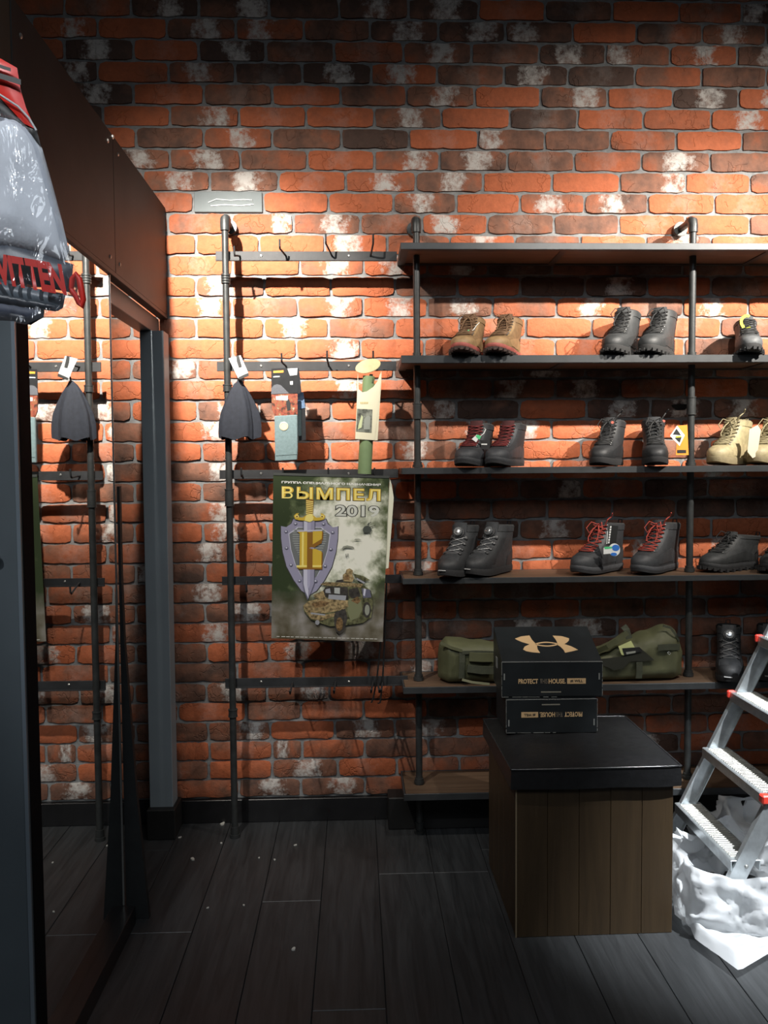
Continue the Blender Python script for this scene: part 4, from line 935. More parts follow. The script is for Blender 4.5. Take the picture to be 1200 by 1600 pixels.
# ---------------------------------------------------------------- ottoman with shoe boxes
A = PZ(806, 1465, 0); B = PZ(1050, 1457, 0); C = PZ(764, 1349, 0)
wv = (B-A); W_ = wv.length; ux = wv.normalized(); uy = Vector((-ux.y, ux.x, 0)); D_ = (C-A).dot(uy)
oc = A+ux*W_/2+uy*D_/2; orz = math.atan2(ux.y, ux.x)
hz = P(806, 1228, A.y).z; ht = P(806, 1200, A.y-.01).z
ot = thing('ottoman', 'square dark brown wood-sided ottoman with black padded leather top', 'ottoman', (oc.x, oc.y, 0), orz)
X2, Y2 = W_/2, D_/2
obj('inner_box', MB().box(-X2+.012, X2-.012, -Y2+.012, Y2-.012, .001, hz), M_BLACK, ot)
pw = W_/5
for i in range(5):
    x0 = -X2+pw*i
    for sg in (-1, 1): obj('side_board', MB().box(x0+.0004, x0+pw-.0004, sg*Y2-(.012 if sg > 0 else 0), sg*Y2+(0 if sg > 0 else .012), .0, hz, .001), M_OTTO, ot)
pd = D_/5
for i in range(5):
    y0 = -Y2+.0125+(D_-.025)/5*i
    for sg in (-1, 1): obj('side_board', MB().box(sg*X2-(.012 if sg > 0 else 0), sg*X2+(0 if sg > 0 else .012), y0+.0006, y0+(D_-.025)/5-.0006, .0, hz, .001), M_OTTO, ot)
obj('corner_strip', MB().box(-X2-.0012, -X2+.0025, -Y2-.0012, -Y2+.0025, 0, hz), flat('worn_edge', (.25, .19, .12), .6), ot, label='pale worn corner edge')
M_LEATH = mat('black_leatherette', (.014, .014, .015), .38, 0, .2, 60, .35, 120, .6)
cu = MB(); ov = .016; n = 14; th = ht-hz+.020
def cush(u, v):   # soft pillow top
    e = (1-abs(u)**6)*(1-abs(v)**6); return hz+th-.024+.016*e+.0015*math.sin(u*9+v*4)*e
g = [[Vector((u*(X2+ov)*(1-.012*abs(v)**8), vv*(Y2+ov)*(1-.012*abs(u)**8), cush(u, vv))) for vv in [-1+2*k/n for k in range(n+1)]] for u in [-1+2*k/n for k in range(n+1)] for v in [0]]
vs = [p for r in g for p in r]; fs = [(i*(n+1)+k, (i+1)*(n+1)+k, (i+1)*(n+1)+k+1, i*(n+1)+k+1) for i in range(n) for k in range(n)]
rim = [i*(n+1) for i in range(n+1)]+[n*(n+1)+k for k in range(1, n+1)]+[i*(n+1)+n for i in range(n-1, -1, -1)]+[k for k in range(n-1, 0, -1)]
m0 = len(vs); zl = (hz-.002, hz-.016)
for q, zz in enumerate((hz+.006, hz-.006)):
    for idx, i in enumerate(rim): p = vs[i]; vs.append(Vector((p.x*(1.008-.006*q), p.y*(1.008-.006*q), zz+.0015*math.sin(idx*.9))))
R_ = len(rim)
for k in range(R_): fs.append((rim[k], m0+k, m0+(k+1) % R_, rim[(k+1) % R_])); fs.append((m0+k, m0+R_+k, m0+R_+(k+1) % R_, m0+(k+1) % R_))
fs.append(tuple(m0+R_+k for k in range(R_)))
cuo = obj('cushion_top', MB().add(vs, fs), M_LEATH, ot, 1.0)
pr = [vs[i]*1.0+Vector((0, 0, .0005)) for i in rim]; pr.append(pr[0])
obj('piping', MB().tube([Vector((p.x*1.002, p.y*1.002, p.z)) for p in pr], .0028, 6, False), mat('gloss_piping', (.03, .03, .032), .22, 0, .1, 40, 0, 1, .8), cuo, 1.2)
ztop = hz+th-.008
M_BOX = mat('black_box_card', (.014, .017, .019), .42, 0, .25, 12, .1, 60)
M_WORN = flat('worn_card_edge', (.22, .23, .22), .7); M_GOLD = flat('gold_foil', (.66, .45, .24), .45)
def shoe_box(label, fl_, fr_, z0, z1, depth, flip, lid):
    A = PZ(*fl_, z0); B = P(fr_[0], fr_[1], A.y); w_ = B.x-A.x; dB = PZ(*fr_, z0); rz = math.atan2(dB.y-A.y, dB.x-A.x); w_ = math.hypot(dB.x-A.x, dB.y-A.y)
    rz = max(-.06, min(.06, rz))
    t = thing('shoe_box', label, 'box', (A.x, A.y, z0+.0005), rz, 'black shoe boxes on the ottoman'); h = z1-z0-.001
    obj('box_base', MB().box(.003, w_-.003, .003, depth-.003, 0, h-.02, .001), M_BOX, t)
    if flip: obj('lid', MB().box(0, w_, 0, depth, .0, h, .0022), M_BOX, t)
    else:
        rise = TILT; lm_ = MB().prism([(0, .004), (0, h), (depth, h+rise), (depth, .004)], lambda u, v, q: Vector((q, u, v)), 0, w_)
        l_ = obj('lid', lm_, M_BOX, t); bv = l_.modifiers.new('b', 'BEVEL'); bv.width = .0018; bv.segments = 1
    # scuffed edges and corners
    e = MB(); rr = random.Random(5 if flip else 2)
    for (a, b_) in (((0, -.0004, h-.001), (w_, -.0004, h-.001)), ((0, -.0004, .005), (0, -.0004, h)), ((w_, -.0004, .005), (w_, -.0004, h)), ((0, -.0004, .003), (w_*.55, -.0004, .0025))):
        a, b_ = Vector(a), Vector(b_); k = 0
        while k < 1:
            ln = rr.uniform(.04, .22); e.tube([a.lerp(b_, k), a.lerp(b_, min(1, k+ln))], rr.uniform(.0005, .0011), 4); k += ln+rr.uniform(0, .07)
    obj('worn_edge', e, M_WORN, t)['kind'] = 'stuff'
    for xx in (.006, w_-.012): obj('tab', MB().box(xx, xx+.004, -.0012, 0, (h*.5 if not flip else h*.22), (h*.5 if not flip else h*.22)+.02), M_WORN, t)
    zc = h*.46 if not flip else h*.55
    def T(st, x, z, wd, hh, m, dep, nm, bold=0):
        Mx = Matrix(((1, 0, 0, x), (0, 0, -1, -.0008-dep), (0, 1, 0, z), (0, 0, 0, 1)))
        if flip: Mx = Matrix(((-1, 0, 0, w_-x), (0, 0, -1, -.0008-dep), (0, -1, 0, 2*zc-z), (0, 0, 0, 1)))
        return text(nm, st, m, t, Mx, 1, width=wd, height=hh, bold=bold)
    hh = .0155; xs = w_*.165
    T('PROTECT', xs, zc-hh/2, w_*.195, hh, M_GOLD, 0, 'lettering', .035); T('THIS', xs+w_*.215, zc-hh/2, w_*.075, hh, flat('dim_gold', (.18, .15, .11), .5), 0, 'lettering', .01)
    T('HOUSE.', xs+w_*.30, zc-hh/2, w_*.17, hh, M_GOLD, 0, 'lettering', .035)
    x0 = xs+w_*.485; x1 = x0+w_*.185
    if flip: x0, x1 = w_-x1, w_-x0
    obj('gold_bar', MB().box(x0, x1, -.0008, 0, zc-hh*.55, zc+hh*.55), M_GOLD, t)
    T('#I WILL', xs+w_*.485+w_*.03, zc-hh*.3, w_*.125, hh*.6, M_BOX, .0003, 'lettering', .03)
    zs = h*.16 if not flip else h*.84
    obj('thumb_slot', MB().box(w_*.39, w_*.59, -.0006, 0, zs-.002, zs+.002), flat('slot_grey', (.22, .21, .17), .6), t)
    return t, w_, h
zb1 = ztop
by = PZ(790, 1147, zb1)
h1 = P(790, 1093, by.y).z; d1 = PZ(772, 1040, h1).y-PZ(784, 1091, h1).y; t1, w1, hh1 = shoe_box('lower black shoe box lying upside down on the ottoman, gold slogan inverted', (791, 1147), (933, 1145), zb1, h1, min(.20, d1, -.262-PZ(790, 1147, zb1).y), True, False)
f2 = PZ(784, 1091, h1); h2 = P(784, 1034, f2.y).z; D2 = min(.20, -.262-f2.y, PZ(768, 979, h2).y-PZ(782, 1034, h2).y)
TILT = P(768, 979, f2.y+D2).z-h2
t2, w2, hh2 = shoe_box('upper black shoe box with large gold emblem on its tilted lid', (784, 1091), (941, 1090), h1, h2, D2, False, True)
# emblem: two arcs crossing, symmetric, flat gold foil on the lid
def em(u, v): return Vector((w2*(.5+(u-595)/860), hh2+.0, .018+(.25-.03)*(1-(v-102)/300)))
up = [(330, 208), (390, 190), (470, 182), (480, 215), (500, 246), (612, 240), (612, 247), (540, 252), (520, 255), (612, 262), (612, 270), (505, 262), (508, 290), (517, 322), (450, 317), (400, 308), (376, 295), (395, 272), (440, 252), (380, 235), (345, 218)]
bowtie_l = [(330, 208), (390, 190), (470, 182), (481, 218), (500, 245), (520, 256), (508, 270), (506, 295), (517, 322), (450, 317), (400, 308), (376, 295), (398, 272), (448, 254), (385, 236), (345, 218)]
bowtie_r = [(680, 185), (760, 190), (820, 208), (812, 225), (790, 240), (758, 254), (810, 272), (860, 300), (800, 312), (737, 322), (733, 300), (715, 275), (690, 256), (700, 240), (695, 218)]
def lidshape(pts, nm, par=t2, lab=None):
    lw = [(w2*(.5+(u-597)/870), .0+D2*(1-((v-105)/283))) for u, v in pts]
    return obj(nm, MB().prism(lw, lambda a, b_, t: Vector((a, b_, t+TILT*b_/D2)), hh2, hh2+.0007), M_GOLD, par, label=lab)
lidshape(bowtie_l, 'emblem_half'); lidshape(bowtie_r, 'emblem_half')
def arcp(v0, dv, w_): return [(500+200*i/10, v0+dv*math.sin(PI*i/10)-w_) for i in range(11)]+[(500+200*(10-i)/10, v0+dv*math.sin(PI*i/10)+w_) for i in range(11)]
lidshape(arcp(252, -13, 4), 'emblem_arc'); lidshape(arcp(256, 13, 4), 'emblem_arc')
obj('torn_corner', MB().box(-.002, .004, .10, .13, hh2-.045, hh2-.01, .001), M_WORN, t2, label='torn pale patch on the box side')

# ---------------------------------------------------------------- folded olive duffel bags on the fifth shelf
M_OLV = mat('olive_nylon', (.085, .088, .042), .65, 0, .12, 18, .25, 60); M_OLVD = mat('olive_webbing', (.045, .05, .03), .75, 0, .15, 60, .3, 300)
def bag(name, label, outline, Y0, Y1, seed, folds):
    """outline: top and bottom heights along x in pixels; a cloth body with creases"""
    z0 = Z5+.0008; xs = [o_[0] for o_ in outline]; n = 64; m = 20; rings = []
    pts = []
    for i in range(n+1):
        px = xs[0]+(xs[-1]-xs[0])*i/n
        j = max(k for k in range(len(outline)) if outline[k][0] <= px+1e-6); j = min(j, len(outline)-2)
        f = (px-outline[j][0])/(outline[j+1][0]-outline[j][0]); f = f*f*(3-2*f); ty = outline[j][1]+(outline[j+1][1]-outline[j][1])*f
        q = P(px, ty, (Y0+Y1)/2); pts.append((q.x, q.z))
    cx = (pts[0][0]+pts[-1][0])/2; rings = []
    for i, (x, zt_) in enumerate(pts):
        s_ = i/n; endf = min(1, (min(s_, 1-s_)*9)**.5); r = []
        for j in range(m*2):
            a = 2*PI*j/(m*2); ca, sa = math.cos(a), math.sin(a)
            yy = (Y0+Y1)/2-(Y1-Y0)/2*endf*(abs(ca)**.6)*(1 if ca > 0 else -1)
            h = max(.004, (zt_-z0)); zz = z0+h*.5+h*.5*(.72+.28*endf)*(abs(sa)**.62)*(1 if sa > 0 else -1)
            d = noise.noise(Vector((x*13+seed, zz*20, yy*10)))*.010+noise.ridged_multi_fractal(Vector((x*9+seed*2, zz*16+x*7*folds, yy*6)), 1, 2.1, 3, 1, 2)*.006-.008
            yy += -d*ca*1.2 if ca > 0 else 0; zz = max(z0, zz+(d*.55 if sa > 0 else 0))
            r.append(Vector((x+noise.noise(Vector((zz*25, yy*20, seed)))*.004*endf, min(yy, -.02), zz)))
        rings.append(r)
    t = thing(name, label, 'bag', (cx, (Y0+Y1)/2, z0), 0, None)
    obj('body', MB().loft(rings), M_OLV, t, 1.3, True); return t
def strap(par, pts, wd, m=None, name='strap', th=.0022):
    m = m or M_OLVD; w_ = [P(a, b_, y) if y is not None else None for a, b_, y in pts]; rings = []
    for i, p in enumerate(w_):
        d = (w_[min(i+1, len(w_)-1)]-w_[max(i-1, 0)]).normalized(); s_ = d.cross(Vector((0, -1, 0))).normalized()*wd/2; y = Vector((0, th/2, 0))
        rings.append([p+s_+y, p+s_-y, p-s_-y, p-s_+y])
    return obj(name, MB().loft(rings), m, par, world=True)
bg1 = bag('duffel_bag', 'folded olive duffel bag left of the shoe boxes on the fifth shelf', [(684, 1015), (688, 1002), (700, 997), (720, 997), (745, 1000), (775, 1004), (800, 1008), (812, 1025)], -.225, -.07, 3.1, .3)
strap(bg1, [(722, 1018, -.229), (722, 1035, -.232), (721, 1060, -.228)], .020)
strap(bg1, [(722, 1020, -.231), (745, 1019, -.231), (775, 1020, -.231)], .012)
strap(bg1, [(733, 1026, -.234), (752, 1027, -.236), (772, 1027, -.234)], .030, M_OLV, 'rolled_flap', .012)
strap(bg1, [(730, 1044, -.235), (752, 1047, -.236), (772, 1047, -.234)], .026, M_OLVD, 'rolled_flap', .012)
strap(bg1, [(722, 1062, -.236), (738, 1066, -.237), (765, 1069, -.237)], .008, flat('pale_webbing', (.2, .2, .12), .8), 'loose_strap')
strap(bg1, [(688, 1004, -.21), (705, 1012, -.227), (722, 1017, -.23)], .010, M_OLV, 'seam_fold', .006)
bg2 = bag('duffel_bag', 'open olive duffel bag with yellow label right of the shoe boxes', [(905, 1030), (925, 1020), (940, 1012), (960, 1003), (985, 996), (1010, 986), (1035, 977), (1050, 979), (1058, 994), (1062, 1015), (1064, 1045)], -.225, -.08, 9.4, -.6)
strap(bg2, [(930, 1018, -.20), (948, 1010, -.225), (964, 1000, -.232), (980, 988, -.232)], .018, M_OLV, 'rolled_edge', .014)
strap(bg2, [(974, 978, -.228), (979, 984, -.235), (983, 998, -.238)], .022, M_OLVD, 'webbing_loop')
strap(bg2, [(1036, 978, -.212), (1048, 981, -.216), (1056, 992, -.22), (1061, 1002, -.21)], .008)
strap(bg2, [(1028, 1012, -.235), (1044, 1011, -.236), (1062, 1011, -.222)], .022, M_OLVD, 'webbing_loop')
strap(bg2, [(999, 1034, -.231), (999, 1048, -.231), (998, 1060, -.229)], .022)
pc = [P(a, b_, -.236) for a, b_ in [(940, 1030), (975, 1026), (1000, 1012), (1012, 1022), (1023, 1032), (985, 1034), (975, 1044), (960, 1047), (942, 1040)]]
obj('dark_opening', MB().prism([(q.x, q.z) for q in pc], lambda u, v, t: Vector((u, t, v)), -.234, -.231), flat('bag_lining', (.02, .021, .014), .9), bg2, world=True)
printed(bg2, -.237, [(966, 1010), (986, 1001), (992, 1012), (974, 1014), (975, 1024), (971, 1023)], flat('pale_yellow_label', (.55, .58, .26), .6), 'label_tag', label='pale yellow label')
printed(bg2, -.238, [(972, 1013), (999, 1011), (1003, 1018), (975, 1024)], M_BLK, 'brand_patch'); printed(bg2, -.2386, [(978, 1019), (993, 1017), (993, 1020), (979, 1022.5)], F('patch_letter', (.3, .31, .27)), 'patch_lettering')
obj('ring', MB().tube([P(1043, 1020, -.236), P(1046, 1023, -.236), P(1048, 1021, -.236), P(1045, 1018, -.236), P(1043, 1020, -.236)], .0012, 5), M_BOLT, bg2, SM, True)

# ---------------------------------------------------------------- aluminium step ladder
Yf, Yn = -.40, -.83      # far and near rails
ld = thing('step_ladder', 'aluminium step ladder with red caps standing at the right edge', 'ladder', (1.0, -.62, 0))
ST_ = [P(a, b_, Yf) for a, b_ in ((1055, 1253), (1097, 1165), (1140, 1081), (1185, 993))]
zs0 = ST_[0].z; dzs = (ST_[3].z-zs0)/3; xs0 = ST_[0].x+.040; dxs = (ST_[3].x-ST_[0].x)/3
def lx_(z): return xs0+(z-zs0)*dxs/dzs
stz = [zs0+dzs*q for q in range(6)]
for yy, nm in ((Yf, 'rail'), (Yn, 'rail')):
    s_ = 1 if yy == Yf else -1; rings = []
    for z in (.0, 1.30):
        x = lx_(z); prof = [(-.027, 0), (.027, 0), (.027, -s_*.018), (.024, -s_*.018), (.024, -s_*.003), (-.024, -s_*.003), (-.024, -s_*.018), (-.027, -s_*.018)]
        rings.append([Vector((x+a, yy+b_, z)) for a, b_ in prof])
    r_ = obj('rail', MB().loft(rings), M_ALU, ld, world=True)
    obj('rubber_foot', MB().box(lx_(0)-.034, lx_(0)+.032, yy-.014, yy+.014, 0, .03, .004), M_BLK, r_, world=True)
    rr = [[Vector((x+a, yy+b_, z)) for a, b_ in ((-.012, -.009), (.012, -.009), (.012, .009), (-.012, .009))] for x, z in ((1.86, 0), (1.56, 1.26))]
    obj('rear_leg', MB().loft(rr), M_ALU, ld, world=True)
    obj('hinge_strut', MB().tube([(lx_(.9)+.02, yy+.01*s_, .9), (1.66, yy+.01*s_, .9)], .005, 8), M_ALU, ld, SM, True)
for i, z in enumerate(stz):
    x = lx_(z); w2_ = .042
    m = MB().box(x-w2_, x+w2_, Yn+.004, Yf-.004, z-.004, z, .001)
    m.box(x-w2_-.002, x-w2_+.002, Yn+.004, Yf-.004, z-.032, z-.001, .001).box(x+w2_-.002, x+w2_+.002, Yn+.004, Yf-.004, z-.032, z-.001, .001)
    m.box(x-w2_, x-w2_+.008, Yn+.004, Yf-.004, z-.032, z-.029, .0005)
    st = obj('step', m, M_ALU, ld, world=True)
    rb = MB(); nr = 30
    for q in range(nr):
        yq = Yn+.03+(Yf-Yn-.06)*q/(nr-1); rb.box(x-w2_+.008, x+w2_-.006, yq-.003, yq+.003, z, z+.003, .0008)
    obj('tread_ridges', rb, mat('worn_tread', (.52, .50, .45), .45, .6, .2, 40), st, world=True)['kind'] = 'stuff'
    for yy in ((Yf,) if i in (2, 3) else (Yn,) if i == 1 else ()):
        s_ = 1 if yy == Yf else -1; obj('end_cap', MB().box(x-w2_-.010, x-w2_+.016, yy-.008, yy+.018 if s_ < 0 else yy+.006, z-.022, z+.004, .004), M_RED, st, world=True, label='red plastic end cap')
    for yy in (Yf, Yn):
        s_ = 1 if yy == Yf else -1
        obj('rivet', MB().lathe([(.006, 0), (.006, .001), (.003, .0035)], n=10, M=Matrix.Translation((x, yy+s_*.0005, z-.016)) @ Matrix.Rotation(-s_*PI/2, 4, 'X')), M_BOLT, st, SM, True)
obj('top_platform', MB().box(lx_(1.30)-.05, lx_(1.3)+.22, Yn-.01, Yf+.01, 1.28, 1.31, .004), M_ALU, ld, world=True)

# ---------------------------------------------------------------- white plastic sheeting round the ladder foot
pl_, nt, b = newmat('white_film'); L_ = nt.links.new
b.inputs['Base Color'].default_value = (.86, .88, .9, 1); b.inputs['Roughness'].default_value = .3; b.inputs['Subsurface Weight'].default_value = 0
tr = N(nt, 'ShaderNodeBsdfTranslucent'); tr.inputs[0].default_value = (.9, .92, .94, 1); tp = N(nt, 'ShaderNodeBsdfTransparent')
m1 = N(nt, 'ShaderNodeMixShader'); m1.inputs[0].default_value = .35; L_(b.outputs[0], m1.inputs[1]); L_(tr.outputs[0], m1.inputs[2])
m2_ = N(nt, 'ShaderNodeMixShader'); m2_.inputs[0].default_value = .2; L_(m1.outputs[0], m2_.inputs[1]); L_(tp.outputs[0], m2_.inputs[2]); L_(m2_.outputs[0], nt.nodes['Material Output'].inputs[0])
def crumple(p, amp, seed, f=9):
    v = Vector((p.x*f+seed, p.y*f, p.z*f)); return noise.ridged_multi_fractal(v, .9, 2.2, 4, 1, 2)*amp-amp
def skirt_r(a, rad): 
    return rad
FL_PTS = [(1053, 1372), (1075, 1366), (1100, 1360), (1150, 1352), (1230, 1350), (1330, 1390), (1330, 1480), (1215, 1497), (1155, 1533), (1122, 1508), (1086, 1482), (1078, 1462), (1054, 1442), (1050, 1405)]
cxy = Vector((1.14, -.70, 0))
fp = [PZ(a, b_, 0) for a, b_ in FL_PTS]
def out_r(ang):
    d = Vector((math.cos(ang), math.sin(ang))); best = .3
    for i in range(len(fp)):
        a, b_ = fp[i]-cxy, fp[(i+1) % len(fp)]-cxy; e = b_-a; det = d.x*(-e.y)-d.y*(-e.x)
        if abs(det) < 1e-9: continue
        t = (a.x*(-e.y)-a.y*(-e.x))/det; u = (d.x*a.y-d.y*a.x)/det
        if t > 0 and 0 <= u <= 1: best = t; break
    return best
na, nr_ = 190, 56; vs = []; fs = []; RB = .165; HB = .175
for i in range(nr_+1):
    s_ = i/nr_
    for j in range(na):
        a = 2*PI*j/na; ro = out_r(a); d = Vector((math.cos(a), math.sin(a), 0)); rb_ = RB*(1+.08*math.sin(3*a+.6)+.05*math.sin(7*a)+.34*math.exp(-((a-3.86)/.42)**2))
        if s_ < .12: q = s_/.12; r = rb_*(.90+.10*q); z = HB-.02+.02*q
        elif s_ < .5: q = (s_-.12)/.38; r = rb_*(1.0+.06*math.sin(q*PI)+.10*q); z = HB*(1-q)+.012*q+.018*math.sin(a*4+2)*(1-q)
        else: q = (s_-.5)/.5; r = rb_*1.10+(max(ro, rb_*1.14)-rb_*1.10)*q; z = .014+.022*math.sin(q*PI)*(.6+.4*math.sin(5*a))
        p = cxy+d*r; p.z = z
        c1 = crumple(p, .034 if s_ < .5 else .030*(1-abs(2*((s_-.5)/.5)-1))+.004, 3.7, 7)+noise.noise(Vector((a*3, s_*9, 1)))*.016*(s_ < .5)
        if s_ < .5: p += d*c1
        p.z = max(.0015, p.z+(c1*.8+.012 if s_ >= .5 else c1*.7+.03*math.sin(5*a+1)*(1-s_*2)*.6)); vs.append(p)
for i in range(nr_):
    for j in range(na): fs.append((i*na+j, i*na+(j+1) % na, (i+1)*na+(j+1) % na, (i+1)*na+j))
tag(obj('plastic_bag', MB().add(vs, fs), pl_, None, 2.2), 'white translucent plastic bag crumpled open around the near ladder foot', 'bag')
vs = []; fs = []; c2 = PZ(1160, 1322, 0); na = 70
for i in range(17):
    s_ = i/16
    for j in range(na):
        a = 2*PI*j/na; d = Vector((math.cos(a)*1.3, math.sin(a)*.8, 0)); r = .13*(math.sin(PI*min(1, .5+s_*.5)) if False else math.sin(s_*PI*.5)**.7); z = .135*math.cos(s_*PI*.5)**.8*(1+.3*math.sin(2*a+1.2))
        p = c2+d*r; p.z = z; cc_ = crumple(p, .034, 8.3, 9); p += Vector((d.x, d.y, .8))*cc_; p.z = max(.001, p.z); vs.append(p)
for i in range(16):
    for j in range(na): fs.append((i*na+j, i*na+(j+1) % na, (i+1)*na+(j+1) % na, (i+1)*na+j))
tag(obj('plastic_wrap', MB().add(vs, fs), pl_, None, 2.2), 'second bunch of crumpled white plastic behind the ladder foot by the wall', 'wrap')

# ---------------------------------------------------------------- clear pack hanging at the top left, close to the lens
KY = CAM.y+1.30
pk = thing('hanging_pack', 'clear plastic pack with red header, white cloth and red lettering, top left', 'package', tuple(P(40, 300, KY)))
def puff(name, pts, y0, th, m, par=pk, res=.012, seed=1.0, amp=.003, label=None, close=True):
    """cushion: polygon filled with a grid, thick in the middle and thin at the rim"""
    w_ = [P(a, b_, KY) for a, b_ in pts]; poly = [(q.x, q.z) for q in w_]
    bm = bmesh.new(); vsb = [bm.verts.new((x, 0, z)) for x, z in poly]; f = bm.faces.new(vsb)
    bmesh.ops.triangulate(bm, faces=[f])
    for _ in range(5):
        es = [e for e in bm.edges if e.calc_length() > res]
        if not es: break
        bmesh.ops.subdivide_edges(bm, edges=es, cuts=1); bmesh.ops.triangulate(bm, faces=[f for f in bm.faces if len(f.verts) > 3])
    def dist(x, z):
        best = 9
        for i in range(len(poly)):
            x1, z1 = poly[i]; x2, z2 = poly[(i+1) % len(poly)]; dx, dz = x2-x1, z2-z1; L2 = dx*dx+dz*dz+1e-12
            t = max(0, min(1, ((x-x1)*dx+(z-z1)*dz)/L2)); best = min(best, math.hypot(x-x1-t*dx, z-z1-t*dz))
        return best
    n = len(bm.verts); vl = list(bm.verts); bm.verts.index_update(); vs = []; hts = []
    for v in vl:
        d = dist(v.co.x, v.co.z); h = min(1, d/.045)**.5; hts.append(h)
        wr = noise.ridged_multi_fractal(Vector((v.co.x*16+seed, v.co.z*7, seed)), .9, 2.1, 4, 1, 2)*amp
        vs.append(Vector((v.co.x, KY+y0-th*h-wr*h, v.co.z)))
    bk_ = [Vector((v.co.x, KY+y0+th*.6*h, v.co.z)) for v, h in zip(vl, hts)]
    fs = [tuple(v.index for v in f.verts) for f in bm.faces]; bm.free()
    mb = MB().add(vs+bk_, fs+[tuple(i+n for i in f[::-1]) for f in fs]); return obj(name, mb, m, par, 1.6, True, label)
M_CLOTH = mat('pale_grey_cloth', (.72, .75, .80), .8, 0, .06, 15, .2, 200)
puff('white_cloth', [(-90, 175), (-20, 178), (30, 188), (52, 208), (66, 232), (80, 285), (97, 345), (108, 392), (100, 412), (60, 398), (-90, 372)], 0, .022, M_CLOTH, seed=2.2, amp=.004)
M_NV = mat('navy_card', (.055, .065, .085), .4, 0, .2, 20); M_RD = flat('red_ink', (.70, .03, .02), .4)
puff('navy_band', [(-90, 372), (0, 384), (22, 382), (70, 398), (116, 414), (112, 458), (60, 448), (-90, 418)], -.004, .014, M_NV, seed=4, amp=.001)
puff('grey_strip', [(-90, 425), (10, 443), (104, 460), (100, 482), (92, 487), (-90, 452)], -.004, .014, mat('blue_grey_card', (.14, .17, .20), .4, 0, .1, 20), seed=5, amp=.001)
puff('dark_strip', [(-90, 446), (0, 458), (94, 478), (90, 488), (60, 484), (-90, 462)], -.006, .015, flat('dark_navy', (.025, .03, .04), .4), seed=6, amp=.001)
o_ = P(-48, 436, KY-.024); e_ = P(105, 462, KY-.024); dxv = (e_-o_).normalized()
upv = Vector((-.16, 0, 1)).normalized(); off = loc_of(pk)
Mx = Matrix(((dxv.x, upv.x, 0, o_.x-off.x), (dxv.y, upv.y, -1, o_.y-off.y), (dxv.z, upv.z, 0, o_.z-off.z), (0, 0, 0, 1)))
text('red_lettering', 'XKVITTEN', M_RD, pk, Mx, 1, width=(e_-o_).length, height=.047, bold=.05, label='tall condensed red letters')
obj('red_side', MB().tube([P(a, b_, KY-.01) for a, b_ in [(111, 452), (113, 436), (119, 428), (124, 436), (127, 452), (130, 468), (128, 480), (123, 474), (118, 462), (113, 456), (111, 452)]], [.004, .0045, .004, .0045, .005, .0045, .004, .0035, .004, .0045, .004], 10), M_RD, pk, 1.2, True, label='curled red edge of the printed card')
puff('lower_cloth', [(-90, 462), (0, 468), (70, 482), (68, 496), (48, 508), (22, 502), (-90, 496)], 0, .016, mat('dark_navy_cloth', (.06, .07, .10), .6, 0, .3, 30), seed=8, amp=.003)
puff('red_header', [(-90, 40), (0, 93), (30, 110), (36, 145), (44, 172), (52, 190), (58, 205), (40, 196), (0, 152), (-90, 110)], -.008, .006, M_RD, seed=9, amp=.0005, label='red card header')
puff('black_header_band', [(-90, 112), (0, 153), (40, 196), (58, 200), (66, 232), (40, 204), (0, 186), (-90, 176)], -.004, .008, M_BLK, seed=10, amp=.0005)
obj('white_cord', MB().tube([P(a, b_, KY-.018) for a, b_ in [(-60, 118), (0, 148), (28, 166), (45, 184), (57, 204)]], .0016, 8), flat('pale_cord', (.45, .47, .48), .5), pk, 1.2, True)
for q in range(2):
    s0, e0 = (P(-30, 96+q*18, KY-.020), P(17+q*16, 112+q*21, KY-.020)); dv_ = (e0-s0).normalized(); up_ = Vector((0, 0, 1)); of = loc_of(pk)
    Mq = Matrix(((dv_.x, 0, 0, s0.x-of.x), (dv_.y, 0, -1, s0.y-of.y), (dv_.z, 1, 0, s0.z-of.z), (0, 0, 0, 1)))
    obj('black_print_bar', MB().prism([(0, 0), ((e0-s0).length, 0), ((e0-s0).length, .005+.003*q), (0, .005+.003*q)], lambda u, v, t: Mq @ Vector((u, v, t)), 0, .0006), M_BLK, pk)
puff('white_hook_tab', [(-60, 150), (-5, 156), (6, 178), (9, 188), (4, 192), (-60, 184)], -.018, .004, M_WHITE, seed=11, amp=0)
cf, nt, b = newmat('clear_film'); b.inputs['Base Color'].default_value = (.9, .93, .95, 1); b.inputs['Roughness'].default_value = .12
tp = N(nt, 'ShaderNodeBsdfTransparent'); tp.inputs[0].default_value = (.97, .98, 1, 1); ms_ = N(nt, 'ShaderNodeMixShader'); ms_.inputs[0].default_value = .88
gl = N(nt, 'ShaderNodeBsdfGlossy'); gl.inputs['Roughness'].default_value = .1
tcf = N(nt, 'ShaderNodeTexCoord'); mpf = N(nt, 'ShaderNodeMapping'); mpf.inputs['Scale'].default_value = (2.2, 1, .8); nt.links.new(tcf.outputs['Object'], mpf.inputs[0])
nf = N(nt, 'ShaderNodeTexNoise'); nf.inputs['Scale'].default_value = 11; nf.inputs['Detail'].default_value = 3; nf.inputs['Distortion'].default_value = 1.2; nt.links.new(mpf.outputs[0], nf.inputs[0])
bf = N(nt, 'ShaderNodeBump'); bf.inputs['Strength'].default_value = 1; bf.inputs['Distance'].default_value = .02; nt.links.new(nf.outputs[0], bf.inputs['Height']); nt.links.new(bf.outputs[0], gl.inputs['Normal'])
fw = N(nt, 'ShaderNodeMixShader'); fw.inputs[0].default_value = .75
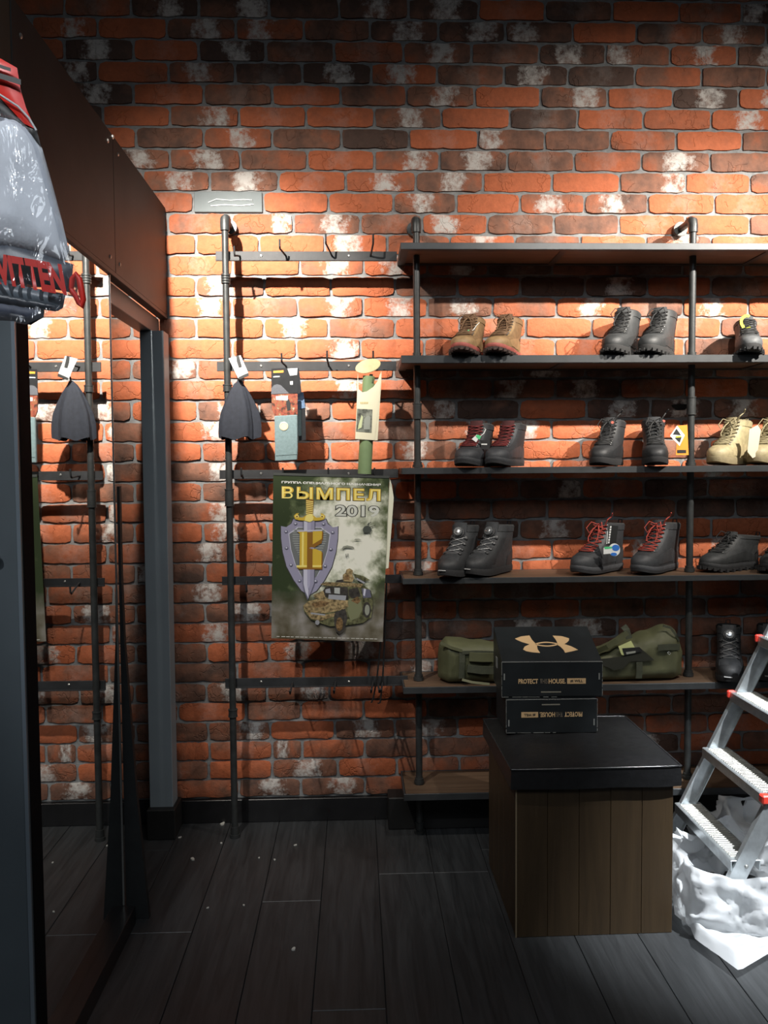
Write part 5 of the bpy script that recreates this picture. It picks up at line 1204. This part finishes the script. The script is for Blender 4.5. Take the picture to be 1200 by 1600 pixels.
nt.links.new(b.outputs[0], fw.inputs[1]); nt.links.new(gl.outputs[0], fw.inputs[2]); nt.links.new(fw.outputs[0], ms_.inputs[1]); nt.links.new(tp.outputs[0], ms_.inputs[2]); nt.links.new(ms_.outputs[0], nt.nodes['Material Output'].inputs[0])
puff('clear_film', [(-95, 150), (0, 178), (40, 192), (62, 226), (78, 275), (92, 325), (108, 385), (122, 418), (131, 452), (131, 475), (124, 492), (112, 484), (98, 488), (70, 500), (46, 510), (18, 505), (-95, 500)], -.016, .020, cf, res=.009, seed=21, amp=.009, label='wrinkled clear plastic film')

# ---------------------------------------------------------------- litter on the floor
M_CHIP = flat('plaster_chip', (.5, .5, .46), .8)
for i, (px, py, sz, lb) in enumerate([(281, 1309, .009, 'tiny pale chip on the floor just in front of the post foot'), (301, 1343, .016, 'larger oval pale chip on the floor between post foot and left upright'),
        (348, 1288, .018, 'long thin pale chip on the floor against the baseboard by the left upright'), (346, 1318, .008, 'tiny pale chip on the floor just left of the left upright foot'),
        (462, 1321, .009, 'bright tiny chip on the floor right of the left upright, below the cords'), (405, 1341, .006, 'left one of two tiny chips side by side on the floor'),
        (429, 1344, .007, 'right one of two tiny chips side by side on the floor'), (459, 1484, .014, 'oval pale chip alone on the floor planks nearest the lens'),
        (325, 1419, .006, 'tiny dim chip on the floor right of the tapered fin'), (381, 1415, .006, 'tiny bright chip on the floor mid-left, far from the wall'), (1083, 1340, .005, 'tiny chip on the floor between ottoman and ladder')]):
    c = PZ(px, py, 0); rn = random.Random(i); n = 6
    pts = [(sz*.5*rn.uniform(.6, 1.2)*math.cos(2*PI*k/n)*1.5, sz*.5*rn.uniform(.6, 1.2)*math.sin(2*PI*k/n)) for k in range(n)]
    o = obj('plaster_chip', MB().prism(pts, lambda u, v, t: Vector((u, v, t)), .0, .002+sz*.15), M_CHIP); o.location = c+Vector((0, 0, .0002)); o.rotation_euler.z = rn.uniform(0, 3)
    tag(o, lb, 'debris', 'plaster chips on the floor')

hp = MB(); q = P(1063, 636, -.002)
hp.prism([(.030*math.cos(a)*(1+.25*math.sin(3*a)), .014*math.sin(a)*(1+.2*math.cos(2*a))) for a in [2*PI*k/14 for k in range(14)]], lambda u, v, t: Vector((q.x+u, t, q.z+v)), -.0052, .004)
obj('broken_pocket_patch', hp, flat('hole_shade', (.008, .007, .006), .9), wall, label='dark patch for the shaded hole in one broken brick')  # raised flat patch; its near-black stands in for shade inside the hole
